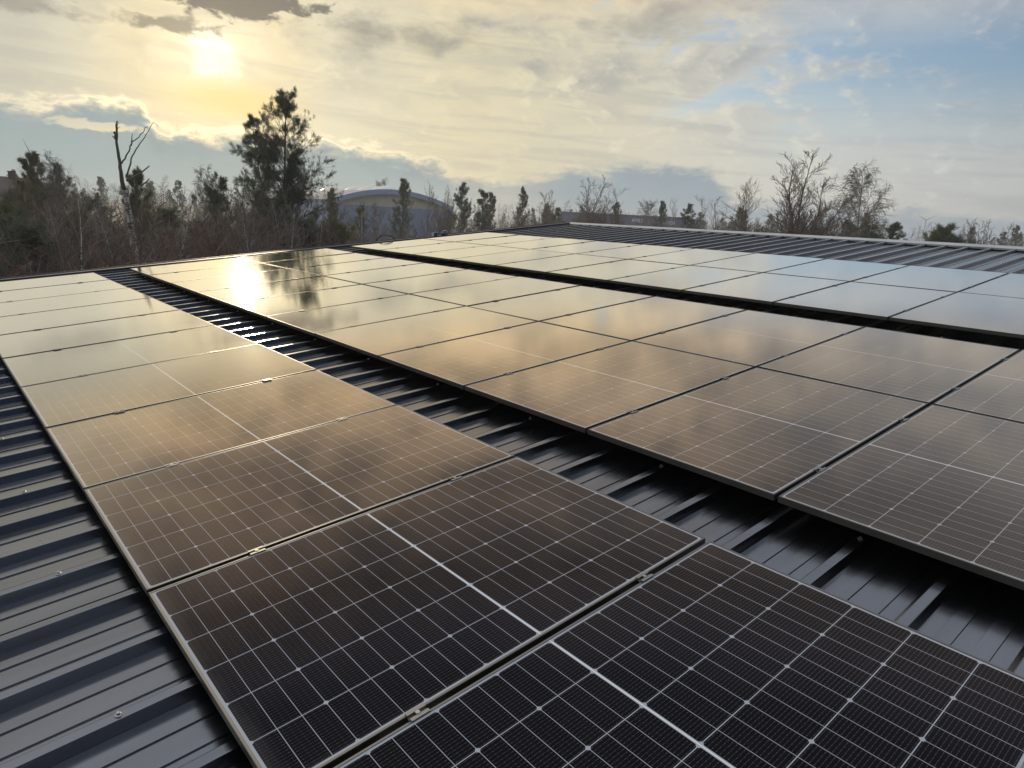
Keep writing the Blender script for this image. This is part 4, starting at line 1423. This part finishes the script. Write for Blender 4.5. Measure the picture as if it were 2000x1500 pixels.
# ------------------------------------------------------------------ house with a red roof, far left
M_tile = vary(material('red_roof_tiles', (0.075, 0.036, 0.028), 0.7), 1.5, 0.3)
M_brick = vary(material('red_brick', (0.070, 0.038, 0.030), 0.8), 3.0, 0.25)
M_slate = material('blue_grey_dormer', (0.16, 0.18, 0.24), 0.6)
hc = at(14, 345, 78.0)
ho = thing('red_roofed_house', 'house with a red tiled roof and chimneys behind the thicket', 'house', (hc.x, hc.y, 0), None, (0, 0, -0.10))
zr = hc.z
mb = MB()
mb.box(-7, 2.2, -4, 4, 0, zr - 3.0)
mb.build('wall', M_brick, ho)
mb = MB()
mb.add([(-7.4, -4.5, zr - 3.1), (2.5, -4.5, zr - 3.1), (2.5, 4.5, zr - 3.1), (-7.4, 4.5, zr - 3.1), (-7.4, 0, zr), (2.5, 0, zr)], [(0, 1, 5, 4), (2, 3, 4, 5), (1, 2, 5), (3, 0, 4)])
mb.build('roof', M_tile, ho)
for x in (0.35, 2.0):
    mb = MB()
    mb.box(x - 0.28, x + 0.28, -0.28, 0.28, zr - 0.8, zr + 0.42).box(x - 0.33, x + 0.33, -0.33, 0.33, zr + 0.42, zr + 0.5)
    mb.build('chimney', M_brick, ho)
mb = MB()
mb.box(1.9, 3.3, -3.4, -1.2, zr - 3.2, zr - 0.35)
mb.build('dormer', M_slate, ho)

# ------------------------------------------------------------------ two wind turbines on the horizon
M_mast = material('pale_mast', (0.45, 0.46, 0.47), 0.5)
for px, py, dd, bl, rots, lab in ((1808.5, 430, 250, 2.6, (150, 30, 270), 'tiny wind turbine on the horizon right of the birch'),
                                 (59, 299, 185, 3.0, (112, 352, 232), 'pale wind turbine on the horizon behind the leftmost slim pine')):
    q = at(px, py, dd)
    o = thing('wind_turbine', lab, 'wind turbine', (q.x, q.y, 0))
    dirn = Vector((q.x - CAM.x, q.y - CAM.y, 0)).normalized()
    rt = Vector((dirn.y, -dirn.x, 0))
    MB().tube([(0, 0, 0), (0, 0, q.z)], [0.20, 0.12], 10).build('tower', M_mast, o, True)
    MB().tube([Vector((0, 0, q.z)) - dirn * 0.4, Vector((0, 0, q.z)) + dirn * 0.5], [0.15, 0.18], 8).build('nacelle', M_mast, o, True)
    for a in rots:
        u_ = rt * math.cos(math.radians(a)) + Vector((0, 0, 1)) * math.sin(math.radians(a))
        c0 = Vector((0, 0, q.z)) - dirn * 0.36
        MB().tube([c0, c0 + u_ * bl * 0.2, c0 + u_ * bl], [0.07, 0.11, 0.03], 6).build('blade', M_mast, o, True)

# ------------------------------------------------------------------ left lying on the far verge: a cable loop and two blue tool pieces
M_cable = material('black_cable', (0.02, 0.02, 0.02), 0.4)
M_tool = material('dark_blue_plastic', (0.020, 0.050, 0.10), 0.35)
M_pale = material('pale_plastic', (0.50, 0.50, 0.46), 0.5)
c0 = on_roof(755, 472, -0.045)
up_ = Vector((-SN, 0, CS))
ux = Vector((CS, 0, SN))
pts = []
for i in range(40):
    a = i / 39 * math.pi * 3.2 + 0.1
    r_ = 0.20 - 0.02 * i / 39
    pts.append(ux * (r_ * math.cos(a)) + up_ * (0.012 + abs(0.13 * math.sin(a))) + Vector((0, 0.10 * math.sin(a * 0.7) + 0.002 * i, 0)))
o = MB().tube(pts, 0.007, 6).build('cable_loop', M_cable, None, True)
o.location = c0
tag(o, 'loop of black cable standing up on the far roof edge', 'cable')
for px, py, lab in ((850, 461.0, 'dark blue tool with pale bands lying on the far roof edge'), (868, 459.5, 'smaller blue tool with a pale handle lying right of the first one')):
    c0 = on_roof(px, py, -0.045)
    o = thing('tool', lab, 'tool', c0, None, (0, -SLOPE, 0.2 if px < 860 else -0.3))
    big = px < 860
    mb = MB()
    mb.box(-0.075, 0.03, -0.04, 0.04, 0.0, 0.085 if big else 0.06).box(0.035, 0.085, -0.032, 0.032, 0.008, 0.070 if big else 0.05)
    mb.build('body', M_tool, o, False, 0.008)
    mb = MB()
    if big:
        mb.box(0.030, 0.036, -0.042, 0.042, 0.0, 0.088).box(-0.082, -0.074, -0.036, 0.036, 0.004, 0.080)
        mb.build('band', M_pale, o)
    else:
        mb.tube([(-0.06, 0, 0.055), (-0.02, 0, 0.105), (0.04, 0, 0.112), (0.075, 0, 0.06)], 0.011, 8)
        mb.build('handle', M_pale, o, True)


# ------------------------------------------------------------------ the air
M_haze = bpy.data.materials.new('thin_haze')
M_haze.use_nodes = True
g = M_haze.node_tree
g.nodes.remove(g.nodes['Principled BSDF'])
pv = g.nodes.new('ShaderNodeVolumePrincipled')
pv.inputs['Color'].default_value = (0.88, 0.91, 0.95, 1)
pv.inputs['Density'].default_value = 0.0009
pv.inputs['Anisotropy'].default_value = 0.25
g.links.new(pv.outputs[0], g.nodes['Material Output'].inputs['Volume'])
mb = MB()
mb.box(-320, 620, -90, 660, -1.0, 20.5)
tag(mb.build('haze', M_haze), kind='stuff')
